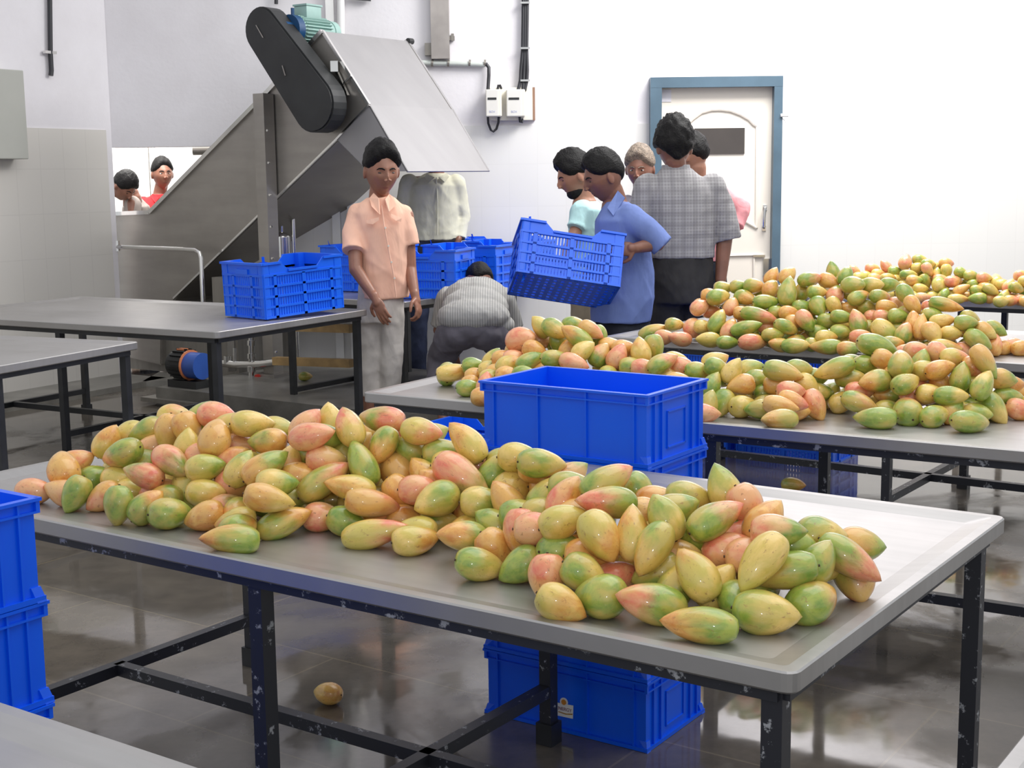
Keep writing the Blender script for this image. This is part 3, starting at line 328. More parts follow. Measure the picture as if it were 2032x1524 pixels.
'C': '644 6238 796 -15 21 142 79 go 1 0;683 6107 787 -30 4 100 74 pp 0 0;744 6054 786 -164 13 116 71 pp 0 0;861 5985 787 -163 8 120 74 yy 0 0;935 5902 784 17 -3 110 65 gg 0 0;1034 5854 789 16 -3 140 78 po 1 0;1135 5805 784 -164 13 105 65 yo 0 0;1196 5748 786 -17 2 129 71 gy 1 0;1310 5701 786 164 -2 141 70 go 1 0;1389 5633 785 -19 2 102 69 og 0 0;739 6201 831 0 -1 94 69 gy 0 3;820 6173 823 77 25 123 90 po 0 3;912 6065 861 41 50 128 76 gy 1 1;955 6000 832 42 50 113 73 po 0 0;1018 5939 842 -14 16 145 73 gg 1 0;1082 5988 888 -17 -13 173 75 gp 1 1;1118 5850 821 18 -3 106 66 gg 0 0;1179 5869 850 15 -22 124 68 gy 1 1;1261 5870 876 -44 -50 115 78 pg 0 1;1307 5943 832 -42 -77 94 69 gg 0 1;1365 5899 871 -34 4 102 75 gg 0 1;1407 5839 895 -20 -7 103 65 gg 0 1;1462 5787 878 109 62 123 77 gp 1 1;1394 5796 836 -9 1 95 69 gg 0 1;1557 5686 846 -28 -35 147 87 yg 1 0;1617 5631 848 55 55 102 73 gp 0 1;1461 5710 824 -18 2 108 69 po 0 0;1326 5755 820 18 -3 104 65 yo 0 0;854 6199 910 31 22 103 76 pp 0 3;911 6243 887 0 -1 94 69 pp 0 1;986 6147 918 41 50 97 71 po 0 2;935 6195 955 22 6 117 85 gy 0 3;1052 6170 951 -40 -11 108 79 go 0 2;972 6298 987 0 -1 94 69 gy 0 3;909 6265 958 0 -1 94 69 oo 0 3;1039 6257 994 0 -1 94 69 gg 0 3;1095 6195 1002 -35 4 103 76 go 0 3;1124 6052 943 17 -3 130 74 gg 1 2;1221 6064 989 68 62 147 88 gg 1 3;1164 6154 996 54 41 101 74 og 0 3;1181 6228 1044 14 58 94 69 oo 0 3;1239 6159 1052 36 41 101 71 oy 0 3;1323 6091 1038 19 6 119 74 gp 0 3;1292 6119 983 38 76 94 69 gy 0 2;1343 6037 985 0 -1 94 69 gy 0 2;1272 6004 924 0 -1 94 69 gg 0 2;1336 5963 927 -80 -44 107 78 gg 0 2;1413 6108 1026 -44 -18 106 78 oo 0 3;1439 6158 1068 138 77 94 69 gg 0 3;1474 6066 1055 31 54 95 70 gg 0 3;1426 6029 977 60 36 110 81 pg 0 2;1487 5971 1019 -37 5 115 85 gg 0 3;1396 5932 933 -15 -60 94 69 yo 0 2;1496 5914 972 23 20 106 67 go 0 2;1571 5973 1018 -37 5 104 77 gy 0 3;1583 5890 977 18 -3 103 65 go 0 2;1542 5931 926 0 -1 94 69 gg 0 2;1597 5839 936 0 -1 94 69 oo 0 2;1660 5900 940 0 -1 94 69 pp 0 2;1651 5986 1016 -15 2 96 71 gg 0 3;1480 5971 915 0 -1 94 69 oo 0 2;1207 5967 903 0 -1 94 69 oo 0 2;1170 6020 897 0 -1 94 69 gg 0 1;1028 6079 893 0 -1 94 69 oo 0 1;1677 5830 985 -43 -50 114 75 gg 0 3;1685 5754 950 -44 -50 97 65 oo 0 3;1574 5800 897 0 -1 94 69 pg 0 1;1624 5751 905 0 -1 94 69 gg 0 1;1667 5685 890 69 61 100 65 oo 0 1;1683 5626 872 67 63 119 65 oo 1 1;1706 5550 855 -61 -37 108 79 oy 0 1;1765 5615 896 -16 11 108 65 yo 0 2;1745 5686 914 0 -1 94 69 gg 0 2;1802 5689 954 -18 -13 147 66 go 1 3;1765 5753 941 0 -1 94 69 pp 0 3;1805 5633 844 21 -4 98 72 yo 0 1;1844 5558 894 -21 2 98 72 gg 0 3;1882 5613 905 17 -22 98 65 go 0 3;1879 5508 828 -27 -30 126 82 gg 1 1;1984 5609 861 -25 -26 101 65 gg 0 3;1925 5555 860 -29 -34 101 65 oy 0 3;1963 5553 802 69 61 98 65 op 0 0;2021 5605 785 0 -1 94 69 oo 0 0;2082 5646 785 0 -1 94 69 po 0 0;2079 5563 785 0 -1 94 69 oo 0 0;1833 5539 785 0 -1 94 69 pp 0 0;1743 5484 806 -18 -8 131 65 yo 1 0;1607 5538 785 -15 13 115 65 po 1 0;1526 5822 851 0 -1 94 69 gg 0 1;1552 5859 890 0 -1 94 69 po 0 1;1126 6006 837 0 -1 94 69 po 0 1;855 6094 832 0 -1 94 69 yo 0 0;1557 5591 811 -19 2 97 65 go 0 0;1724 5632 785 0 -1 94 69 gy 0 0;1322 5887 826 0 -1 94 69 gg 0 1;1227 5926 868 0 -1 94 69 oo 0 1;874 6269 789 -42 0 95 66 gg 0 0;916 6166 789 141 0 95 66 yy 0 0;979 6260 789 103 0 95 66 yy 0 0;933 6059 789 114 0 95 66 gg 0 0;990 6096 789 120 0 95 66 oo 0 0;1016 6170 789 36 0 95 66 go 0 0;1066 6234 789 -98 0 95 66 yy 0 0;1003 6005 789 -37 0 95 66 go 0 0;1084 6123 789 66 0 95 66 gg 0 0;1135 6177 789 -162 0 95 66 gg 0 0;1054 5936 789 48 0 95 66 go 0 0;1147 6070 789 125 0 95 66 oo 0 0;1198 6126 789 -85 0 95 66 go 0 0;1241 6186 789 122 0 95 66 yy 0 0;1141 5904 789 25 0 95 66 gg 0 0;1225 6028 789 23 0 95 66 go 0 0;1315 6147 789 -48 0 95 66 yy 0 0;1216 5870 789 -165 0 95 66 go 0 0;1292 5979 789 176 0 95 66 oo 0 0;1351 6044 789 -49 0 95 66 gg 0 0;1380 6107 789 87 0 95 66 gg 0 0;1264 5768 789 75 0 95 66 gg 0 0;1374 5936 789 99 0 95 66 yy 0 0;1422 6004 789 -50 0 95 66 go 0 0;1470 6075 789 -65 0 95 66 gg 0 0;1428 5843 789 40 0 95 66 yy 0 0;1457 5913 789 131 0 95 66 yy 0 0;1496 5991 789 -170 0 95 66 gg 0 0;1547 6053 789 -15 0 95 66 go 0 0;1446 5756 789 -104 0 95 66 yy 0 0;1501 5840 789 158 0 95 66 gg 0 0;1575 5953 789 173 0 95 66 go 0 0;1484 5665 789 44 0 95 66 oo 0 0;1574 5780 789 -90 0 95 66 yy 0 0;1622 5843 789 -127 0 95 66 gg 0 0;1648 5907 789 146 0 95 66 gg 0 0;1633 5720 789 -108 0 95 66 oo 0 0;1679 5788 789 177 0 95 66 yg 0 0;1731 5846 789 112 0 95 66 gg 0 0;1739 5728 789 -137 0 95 66 go 0 0;1717 5560 789 -12 0 95 66 yy 0 0;1827 5698 789 47 0 95 66 yg 0 0;1859 5587 789 167 0 95 66 oo 0 0;1896 5660 789 -7 0 95 66 gg 0 0;960 6305 851 56 0 95 66 gg 0 0;928 6140 851 -54 0 95 66 oo 0 0;1048 6154 851 -97 0 95 66 go 0 0;1102 6212 851 46 0 95 66 go 0 0;1117 6114 851 -79 0 95 66 yy 0 0;1216 6220 851 66 0 95 66 go 0 0;1172 6057 851 179 0 95 66 oo 0 0;1230 6098 851 -180 0 95 66 oo 0 0;1256 6003 851 132 0 95 66 go 0 0;1316 6081 851 135 0 95 66 gg 0 0;1391 6041 851 -77 0 95 66 yg 0 0;1417 5933 851 131 0 95 66 yg 0 0;1513 6062 851 41 0 95 66 yg 0 0;1494 5907 851 -172 0 95 66 yy 0 0;1552 5980 851 66 0 95 66 yg 0 0;1598 5870 851 159 0 95 66 yg 0 0;1609 5760 851 162 0 95 66 go 0 0;1706 5879 851 -70 0 95 66 oo 0 0;1700 5763 851 142 0 95 66 gg 0 0;1777 5712 851 117 0 95 66 oo 0 0;1784 5557 851 -15 0 95 66 yy 0 0;1858 5683 851 139 0 95 66 yg 0 0;1931 5652 851 -60 0 95 66 yy 0 0;866 6284 913 80 0 95 66 oo 0 0;928 6328 913 -31 0 95 66 yy 0 0;1003 6294 913 -37 0 95 66 gg 0 0;1057 6233 913 94 0 95 66 yy 0 0;1094 6308 913 121 0 95 66 yg 0 0;1122 6163 913 -159 0 95 66 yy 0 0;1168 6258 913 21 0 95 66 oo 0 0;1192 6140 913 18 0 95 66 go 0 0;1243 6201 913 -170 0 95 66 yy 0 0;1361 6199 913 121 0 95 66 gg 0 0;1336 6052 913 54 0 95 66 yg 0 0;1379 6111 913 -167 0 95 66 yg 0 0;1458 6080 913 -31 0 95 66 go 0 0;1551 6031 913 -51 0 95 66 oo 0 0;1641 5992 913 23 0 95 66 gg 0 0;1676 5801 913 -47 0 95 66 go 0 0;1131 6266 975 -151 0 95 66 yg 0 0;1213 6212 975 -11 0 95 66 yy 0 0;1269 6174 975 -152 0 95 66 go 0 0;1392 6191 975 7 0 95 66 yy 0 0;1493 6049 975 -157 0 95 66 yg 0 0',
'D': '2354 8221 977 62 48 111 82 pp 0 3;2440 8229 985 0 -1 94 69 gy 0 3;2418 8187 941 3 19 94 69 yy 0 2;2342 8114 904 -17 2 107 65 gy 0 2;2301 8244 916 0 -1 94 69 gg 0 2;2258 8295 943 170 50 94 69 pp 0 3;2192 8350 928 0 -1 94 69 py 0 3;2212 8283 898 0 -1 94 69 yp 0 2;2448 8091 934 -15 -60 94 69 py 0 2;2363 8059 875 -21 2 99 73 og 0 2;2432 8074 870 -15 -60 94 69 go 0 1;2482 7982 859 78 43 118 87 yg 0 1;2571 8135 966 0 -1 94 69 op 0 3;2555 8083 922 -95 -81 94 69 yg 0 2;2505 8107 902 38 76 94 69 og 0 1;2551 7948 874 19 -3 105 72 po 0 1;2586 8007 871 0 -1 94 69 po 0 1;2581 7876 834 -16 30 104 65 oo 0 1;2674 7939 853 20 -4 97 71 gy 0 2;2626 8021 915 -5 -30 94 69 gy 0 3;2543 7824 784 -17 2 117 65 yo 0 0;2645 7796 788 162 -2 113 74 gg 0 0;2739 7825 785 0 -1 94 69 op 0 0;2493 7910 802 14 58 94 69 gg 0 0;2449 7955 785 0 -1 94 69 yg 0 0;2376 7926 784 -18 2 105 65 pp 0 0;2724 7806 835 -25 -26 103 65 gy 0 1;2722 7913 896 0 -1 94 69 py 0 3;2796 7923 873 89 45 116 85 yp 0 3;2793 7666 785 0 -1 94 69 op 0 0;2778 7743 802 14 58 94 69 gy 0 1;2861 7706 785 0 -1 94 69 po 0 0;2844 7737 848 16 -22 102 67 gy 0 2;2821 7790 857 14 58 94 69 py 0 3;2903 7826 911 0 -1 94 69 py 0 3;2238 8167 882 17 -3 108 65 yo 0 0;2324 8113 841 0 -1 94 69 yy 0 1;2385 8004 830 0 -1 94 69 yy 0 1;2154 8325 883 0 -1 94 69 yy 0 1;2086 8364 911 -5 -30 94 69 py 0 3;2099 8281 878 0 -1 94 69 yg 0 0;2180 8234 875 0 -1 94 69 yp 0 1;2123 8245 840 0 -1 94 69 gy 0 0;2206 8194 843 0 -1 94 69 pp 0 0;2306 8213 867 0 -1 94 69 yo 0 1;2325 8046 817 0 -1 94 69 gy 0 0;2809 7845 861 0 -1 94 69 yo 0 3;2664 7969 904 0 -1 94 69 gg 0 3;2665 7852 827 0 -1 94 69 gy 0 1;2635 7910 785 0 -1 94 69 oo 0 0;2852 7767 785 0 -1 94 69 yg 0 0;2520 8179 943 3 19 94 69 yp 0 2;2467 8142 962 0 -1 94 69 gy 0 3;2722 7626 785 0 -1 94 69 gy 0 0;2309 7853 785 0 -1 94 69 op 0 0;2916 7783 837 0 -1 94 69 gy 0 2;2866 7627 785 0 -1 94 69 oy 0 0;2903 7755 886 0 -1 94 69 yp 0 3;2792 7984 855 0 -1 94 69 yg 0 2;2724 7890 842 0 -1 94 69 oy 0 1;2513 8051 879 0 -1 94 69 py 0 1;2059 8338 789 176 0 95 66 gg 0 0;2105 8399 789 145 0 95 66 oo 0 0;2100 8260 789 154 0 95 66 gg 0 0;2158 8316 789 -137 0 95 66 yg 0 0;2193 8381 789 -139 0 95 66 oo 0 0;2147 8142 789 5 0 95 66 oo 0 0;2229 8252 789 51 0 95 66 yg 0 0;2260 8317 789 95 0 95 66 yg 0 0;2206 8078 789 174 0 95 66 yy 0 0;2326 8268 789 101 0 95 66 yg 0 0;2307 8095 789 -106 0 95 66 oo 0 0;2357 8148 789 138 0 95 66 gg 0 0;2434 8258 789 -40 0 95 66 yy 0 0;2334 7987 789 38 0 95 66 yg 0 0;2427 8096 789 118 0 95 66 gg 0 0;2466 8156 789 -87 0 95 66 oo 0 0;2500 8225 789 44 0 95 66 yy 0 0;2486 8043 789 -57 0 95 66 yy 0 0;2521 8111 789 -18 0 95 66 yg 0 0;2571 8175 789 121 0 95 66 go 0 0;2533 7948 789 149 0 95 66 gg 0 0;2574 8012 789 -39 0 95 66 yg 0 0;2606 8073 789 90 0 95 66 gg 0 0;2647 7968 789 66 0 95 66 oo 0 0;2679 8040 789 74 0 95 66 yy 0 0;2720 7931 789 68 0 95 66 yy 0 0;2774 7998 789 -141 0 95 66 oo 0 0;2784 7898 789 138 0 95 66 yg 0 0;2862 7859 789 78 0 95 66 oo 0 0;2943 7793 789 131 0 95 66 yg 0 0;2156 8393 851 11 0 95 66 yg 0 0;2228 8351 851 -147 0 95 66 yy 0 0;2295 8293 851 5 0 95 66 yy 0 0;2396 8305 851 -119 0 95 66 go 0 0;2426 8189 851 48 0 95 66 yg 0 0;2472 8249 851 38 0 95 66 yg 0 0;2529 8195 851 -124 0 95 66 go 0 0;2571 8099 851 -11 0 95 66 oo 0 0;2613 8157 851 168 0 95 66 yg 0 0;2635 8052 851 167 0 95 66 gg 0 0;2725 8025 851 117 0 95 66 go 0 0;2361 8327 913 145 0 95 66 oo 0 0;2439 8266 913 -164 0 95 66 go 0 0;2507 8232 913 -48 0 95 66 yg 0 0;2574 8184 913 36 0 95 66 yg 0 0',
}
# ------------------------------------------------------------------ room shell
YB = 10.6; DZ = 1.89
def floor_mat():
    m, N, L, B, bt = tile_mat('wet_stone_floor', (0, 0, math.radians(35)), 1.15, .62, (.132, .113, .094), (.112, .098, .083), (.17, .145, .11), .1, .004, .5)
    n = tex(N, L, 'ShaderNodeTexNoise', .9, Detail=7, Roughness=.6, Distortion=.6)
    n2 = tex(N, L, 'ShaderNodeTexNoise', 5, Detail=8, Roughness=.7)
    mx = N.new('ShaderNodeMix'); mx.data_type = 'RGBA'; mx.blend_type = 'MULTIPLY'; mx.inputs[0].default_value = .8
    rc = ramp(N, [(.3, (.62, .62, .62)), (.7, (1.3, 1.28, 1.22))]); L.new(n2.outputs[0], rc.inputs[0])
    L.new(bt.outputs['Color'], mx.inputs[6]); L.new(rc.outputs[0], mx.inputs[7]); L.new(mx.outputs[2], B.inputs['Base Color'])
    rr = ramp(N, [(.36, (.03,) * 3), (.50, (.09,) * 3), (.60, (.34,) * 3)]); L.new(n.outputs[0], rr.inputs[0]); L.new(rr.outputs[0], B.inputs['Roughness'])
    b = N.new('ShaderNodeBump'); b.inputs['Strength'].default_value = .10; b.inputs['Distance'].default_value = .01
    n3 = tex(N, L, 'ShaderNodeTexNoise', 2.5, Detail=3)
    L.new(n3.outputs[0], b.inputs['Height']); L.new(b.outputs[0], B.inputs['Normal'])
    B.inputs['Specular IOR Level'].default_value = .9
    return m
def walltile(name, rotz, TC=((.76, .745, .725), (.745, .73, .71), (.725, .71, .69))):
    m, N, L, B, bt = tile_mat(name, (0, 0, 0), .215, .32, *TC, .1, .003)
    # brick texture lies in xy: feed (along wall, height)
    tc = N.new('ShaderNodeTexCoord'); sx = N.new('ShaderNodeSeparateXYZ'); cb = N.new('ShaderNodeCombineXYZ')
    mp = N.new('ShaderNodeMapping'); mp.inputs['Rotation'].default_value = (0, 0, rotz)
    L.new(tc.outputs['Object'], mp.inputs[0]); L.new(mp.outputs[0], sx.inputs[0]); L.new(sx.outputs[0], cb.inputs[0]); L.new(sx.outputs[2], cb.inputs[1])
    L.new(cb.outputs[0], bt.inputs['Vector']); L.new(bt.outputs['Color'], B.inputs['Base Color']); B.inputs['Roughness'].default_value = .25
    return m
fl_ = MB(); fl_.box((0.5, 6, -.05), (16, 22, .1)); tag(fl_.build('floor', floor_mat()), kind='structure')
K = Vector((-3.04, 10.545, 0)); WD = Vector((-3.608 + 3.039, 9.585 - 10.544, 0)).normalized(); WN = Vector((-WD.y, WD.x, 0))
if WN.y > 0: WN = -WN           # towards the hall
b = MB(); L0 = K - WD * .06; L1 = K + WD * 5.94
b.box((L0 + L1) / 2 - WN * .1 + Z * 2.5, (6, .2, 5.0), WD, WN); wl = tag(b.build('wall_left', M['plaster']), kind='structure')
b = MB(); b.box(K + WD * 2.95 + WN * .004 + Z * (DZ / 2), (5.9, .012, DZ), WD, WN)
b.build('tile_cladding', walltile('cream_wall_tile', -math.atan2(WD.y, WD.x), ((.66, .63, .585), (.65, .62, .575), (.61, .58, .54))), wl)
b = MB(); xo0 = -3.04; xo1 = -2.05; zo = 1.5 + (361.5 - 294) * YB / F
b.box(((xo0 + xo1) / 2, YB + .1, (zo + 5) / 2), (xo1 - xo0, .2, 5 - zo))
b.box(((xo1 + 6.5) / 2, YB + .1, 2.5), (6.5 - xo1, .2, 5))
wb = tag(b.build('wall_back', M['plaster']), kind='structure')
b = MB(); dx0 = at(1290, 300, YB).x; dx1 = at(1546, 300, YB).x
b.box(((xo1 + dx0) / 2, YB - .006, DZ / 2), (dx0 - xo1, .012, DZ)); b.box(((dx1 + 6.5) / 2, YB - .006, DZ / 2), (6.5 - dx1, .012, DZ))
b.build('tile_cladding', walltile('cream_wall_tile_back', 0), wb)
b = MB(); b.box(K + WD * 3 + WN * .26 + Z * .02, (6, .5, .04), WD, WN); b.box(((xo0 + 6) / 2 + .3, YB - .25, .02), (6 - xo0, .5, .04))
tag(b.build('trim_1', M['conc']), kind='structure')
# far room behind the opening
b = MB(); b.box((-3.0, 14.0, 2.2), (7, .1, 4.4)); wf = tag(b.build('wall_far_room', M['white']), kind='structure')
b = MB()
for px in (290, 302): b.box((at(px, 340, 13.9).x, 13.93, 1.9), (.05, .04, 3.2))
b.box((at(264, 330, 13.9).x, 13.93, 1.9), (.02, .04, 3.2))
tag(b.build('window_1', M['ivory2']), kind='structure')
# door
P = lambda x, y, dy=0: at(x, y, YB - dy)
tl, tr = P(1288, 158), P(1550, 153); zt = (tl.z + tr.z) / 2; x0, x1 = tl.x, tr.x - .005; fw = .085
dr = MB(); dr.box(((x0 + x1) / 2, YB + .0, zt / 2), (x1 - x0 - .1, .05, zt - .05))
dleaf = tag(dr.build('door_1', M['doorcream']), kind='structure')
b = MB()
b.box((x0 + fw / 2, YB - .03, zt / 2), (fw, .16, zt)); b.box((x1 - fw / 2 + .01, YB - .03, zt / 2), (fw * .75, .16, zt)); b.box(((x0 + x1) / 2, YB - .031, zt - fw / 2 + .01), (x1 - x0 - .001, .16, fw * .9))
b.build('door_frame', M['doorblue'], dleaf)
def dpt(x, y, d=.028): return P(x, y, d)
b = MB()                                     # raised arch moulding and side mouldings
arch = [dpt(1352, 262), dpt(1368, 242), dpt(1374, 236), dpt(1392, 223), dpt(1412, 217.5), dpt(1430, 217), dpt(1450, 219.5), dpt(1470, 227), dpt(1487, 237), dpt(1495, 246), dpt(1502, 250)]
b.tube(arch, .014, 8)
b.tube([dpt(1502, 250), dpt(1501, 452)], .012, 8); b.tube([dpt(1352, 262), dpt(1352, 452)], .012, 8); b.tube([dpt(1352, 452), dpt(1380, 440), dpt(1425, 436), dpt(1480, 440), dpt(1501, 452)], .012, 8)
b.tube([dpt(1352, 510), dpt(1496, 506), dpt(1496, 700), dpt(1352, 700)], .012, 8, closed=True)
b.build('panel_moulding', M['doorcream'], dleaf, 1)
q0, q1 = dpt(1378, 255), dpt(1477, 305)
b = MB(); b.box(((q0.x + q1.x) / 2, YB - .03, (q0.z + q1.z) / 2), (q1.x - q0.x, .012, q0.z - q1.z)); b.build('vision_pane', M['glassdark'], dleaf)
b = MB(); b.tube([dpt(1519, 412), dpt(1518, 414, .07), dpt(1516, 432, .075), dpt(1516, 450, .07), dpt(1516, 452)], .010, 8)
b.box(dpt(1518, 412), (.03, .01, .04)); b.box(dpt(1516, 453), (.03, .01, .04)); b.build('door_handle', M['chrome'], dleaf, 1)
b = MB(); b.box(dpt(1523, 530, .035), (.07, .03, .13)); b.box(dpt(1506, 508, .035), (.09, .02, .018)); b.build('door_lock', M['chrome'], dleaf)
b = MB(); b.box(dpt(1322, 190, .028), (.075, .004, .09)); b.build('paper_notice', simple('pale_lilac_paper', (.72, .70, .76), .6), dleaf)
b = MB(); b.tube([dpt(1549, 229, .12), dpt(1564, 229, .12)], .012, 8); b.tube([dpt(1549, 233, .1), dpt(1556, 238, .1), dpt(1561, 246, .1)], .003, 6); b.build('door_latch', M['white'], dleaf)

# ------------------------------------------------------------------ tables
def table(label, org, ang, L=2.31, D=1.135, legs=3, group='stainless steel packing tables', frame='black_frame', rimcut=None):
    """built at the origin: front-left rim corner at (0,0), long side +x; then placed"""
    t = thing('steel_table', label, 'table', (0, 0, 0), group)
    h = .765; hs = .7555; m = MB(); bm = m.bm
    def ringv(ins, z, rad):
        out = []
        for cx, cy, a0 in ((ins + rad, ins + rad, 180), (L - ins - rad, ins + rad, 270), (L - ins - rad, D - ins - rad, 0), (ins + rad, D - ins - rad, 90)):
            for k in range(5):
                a = math.radians(a0 + 90 * k / 4); out.append(bm.verts.new((cx + rad * math.cos(a), cy + rad * math.sin(a), z)))
        return out
    R_ = [ringv(0.004, h - .036, .02), ringv(0, h - .032, .022), ringv(0, h - .003, .022), ringv(.003, h, .02), ringv(.024, h, .012), ringv(.066, hs, .01)]
    for a, c in zip(R_[:-1], R_[1:]):
        for k in range(20): bm.faces.new([a[k], a[(k + 1) % 20], c[(k + 1) % 20], c[k]])
    bm.faces.new(R_[-1]); bm.faces.new(R_[0][::-1])
    m.build('tabletop', M['steel_top'], t)
    b = MB(); i = .038; zc = h - .036 - .012
    for a, c in (((i, i), (L - i, i)), ((i, D - i), (L - i, D - i)), ((i, i), (i, D - i)), ((L - i, i), (L - i, D - i)), ((L / 2, i), (L / 2, D - i))):
        b.bar((a[0], a[1], zc), (c[0], c[1], zc), .03, .024)
    b.build('top_frame', M[frame], t)
    xs = [i + .012, L / 2, L - i - .012] if legs == 3 else [i + .012, L - i - .012]
    for x in xs:
        for y in (i + .01, D - i - .01):
            lg = MB().box((x, y, .362), (.035, .035, .72)).build('leg', M[frame], t)
            MB().box((x, y, .03), (.05, .05, .06)).build('leg_foot', M['black_clean'], lg)
        MB().bar((x, i, .15), (x, D - i, .15), .032).build('crossbar', M[frame], t)
    MB().bar((xs[0], D / 2, .15), (xs[-1], D / 2, .15), .032).build('stretcher', M[frame], t)
    t.location = (*org, 0); t.rotation_euler = (0, 0, math.radians(ang))
    return t
def uvp(u, v): q = U * u + V * v; return (q.x, q.y)
table('nearest full table, steel tray top with the large mango heap and mottled black legs', (-1.482, 3.276), -34.8)
table('middle steel table of mangoes behind the tall blue crate stack', (-.524, 4.748), -31.6, L=2.6, D=1.135)
table('steel table by the blue-shirted man carrying the tallest mango heap', (.43, 6.36), -35.5, L=2.7)
table('farthest steel table of mangoes against the tiled wall at right', (1.60, 8.60), -35, L=2.4, D=1.0, frame='black_clean')
table('empty steel table with one blue crate on its right end', (-1.451 - 2.31 * math.cos(math.radians(-30)), 6.748 - 2.31 * math.sin(math.radians(-30))), -30, L=2.31, D=1.27, frame='black_clean')
table('empty steel table cut off by the left edge, below the tiled wall', (-2.08 - .93 * .38 * .0 - 2.0 * math.cos(math.radians(-24)) - .02, 5.557 + 2.0 * math.sin(math.radians(24)) - .0), -24, L=2.0, D=.90, frame='black_clean')
gx = uvp(-3.6, .0); table('bare steel table in the bottom left corner below the blue crates', gx, -34.6, L=3.0, D=1.11, frame='black_clean')
gx = uvp(-.444, .98); table('bare steel table corner at the bottom right of the frame', gx, -35, L=1.9, D=1.1, frame='black_clean')
table('steel table stacked with perforated blue crates behind the stooping man', (-.66 - 1.0 * math.cos(math.radians(-34)), 8.29 + 1.0 * math.sin(math.radians(34))), -34, L=1.02, D=1.30, legs=2, frame='black_clean')

# ------------------------------------------------------------------ crates
def solid_crate(kind):
    """closed stacking crate .52 x .335 x .19, base centre at origin"""
    t = thing('plastic_crate', 'x', 'crate', (0, 0, 0))
    W_, D_, Hh = .505, .32, .19; th = .004
    m = MB()
    m.box((0, 0, .005), (W_ - .012, D_ - .012, .006))
    for sx, sy in ((0, 1), (0, -1), (1, 0), (-1, 0)):
        if sx == 0: m.box((0, sy * (D_ / 2 - th / 2), Hh / 2), (W_, th, Hh))
        else: m.box((sx * (W_ / 2 - th / 2), 0, Hh / 2), (th, D_ - 2 * th, Hh))
    # base lip, corner posts and ribs
    for z, pr, hh in ((.006, .009, .010),):
        m.box((0, -D_ / 2 - pr / 2, z), (W_ + 2 * pr, pr, hh)); m.box((0, D_ / 2 + pr / 2, z), (W_ + 2 * pr, pr, hh))
        m.box((-W_ / 2 - pr / 2, 0, z), (pr, D_, hh)); m.box((W_ / 2 + pr / 2, 0, z), (pr, D_, hh))
    for x in (-.218, -.075, .075, .218):
        for s in (-1, 1): m.box((x, s * (D_ / 2 + .003), Hh / 2), (.004, .007, Hh - .012))
    for y in (-.125, -.085, .085, .125):
        for s in (-1, 1): m.box((s * (W_ / 2 + .003), y, Hh / 2), (.007, .004, Hh - .012))
    for s in (-1, 1):                                   # label recess frame on the ends
        m.box((s * (W_ / 2 + .002), 0, .13), (.004, .10, .004)); m.box((s * (W_ / 2 + .002), 0, .035), (.004, .10, .004))
        m.box((s * (W_ / 2 + .002), .05, .0825), (.004, .004, .10)); m.box((s * (W_ / 2 + .002), -.05, .0825), (.004, .004, .10))
    for sx in (-1, 1):                                  # flared foot corners
        for sy in (-1, 1):
            c = Vector((sx * W_ / 2, sy * D_ / 2, 0)); o = Vector((sx, sy, 0)).normalized()
            m.prism([c + Vector((-sx * .02, 0, .028)), c + Vector((-sx * .02, 0, 0)), c + o * .014, c + o * .004 + Z * .028], Vector((0, -sy * .02, 0)))
    m.build('crate_body', M['blue'], t)
    r = MB()
    for z, pr, hh in ((Hh - .003, .011, .006), (Hh - .026, .008, .004)):
        for s in (-1, 1):
            r.box((0, s * (D_ / 2 + pr / 2), z), (W_ + 2 * pr, pr, hh)); r.box((s * (W_ / 2 + pr / 2), 0, z), (pr, D_, hh))
    for sx in (-1, 1):
        for sy in (-1, 1): r.box((sx * (W_ / 2 + .004), sy * (D_ / 2 + .004), Hh - .012), (.008, .008, .024))
    r.build('rim', M['blue'], t)
    return t
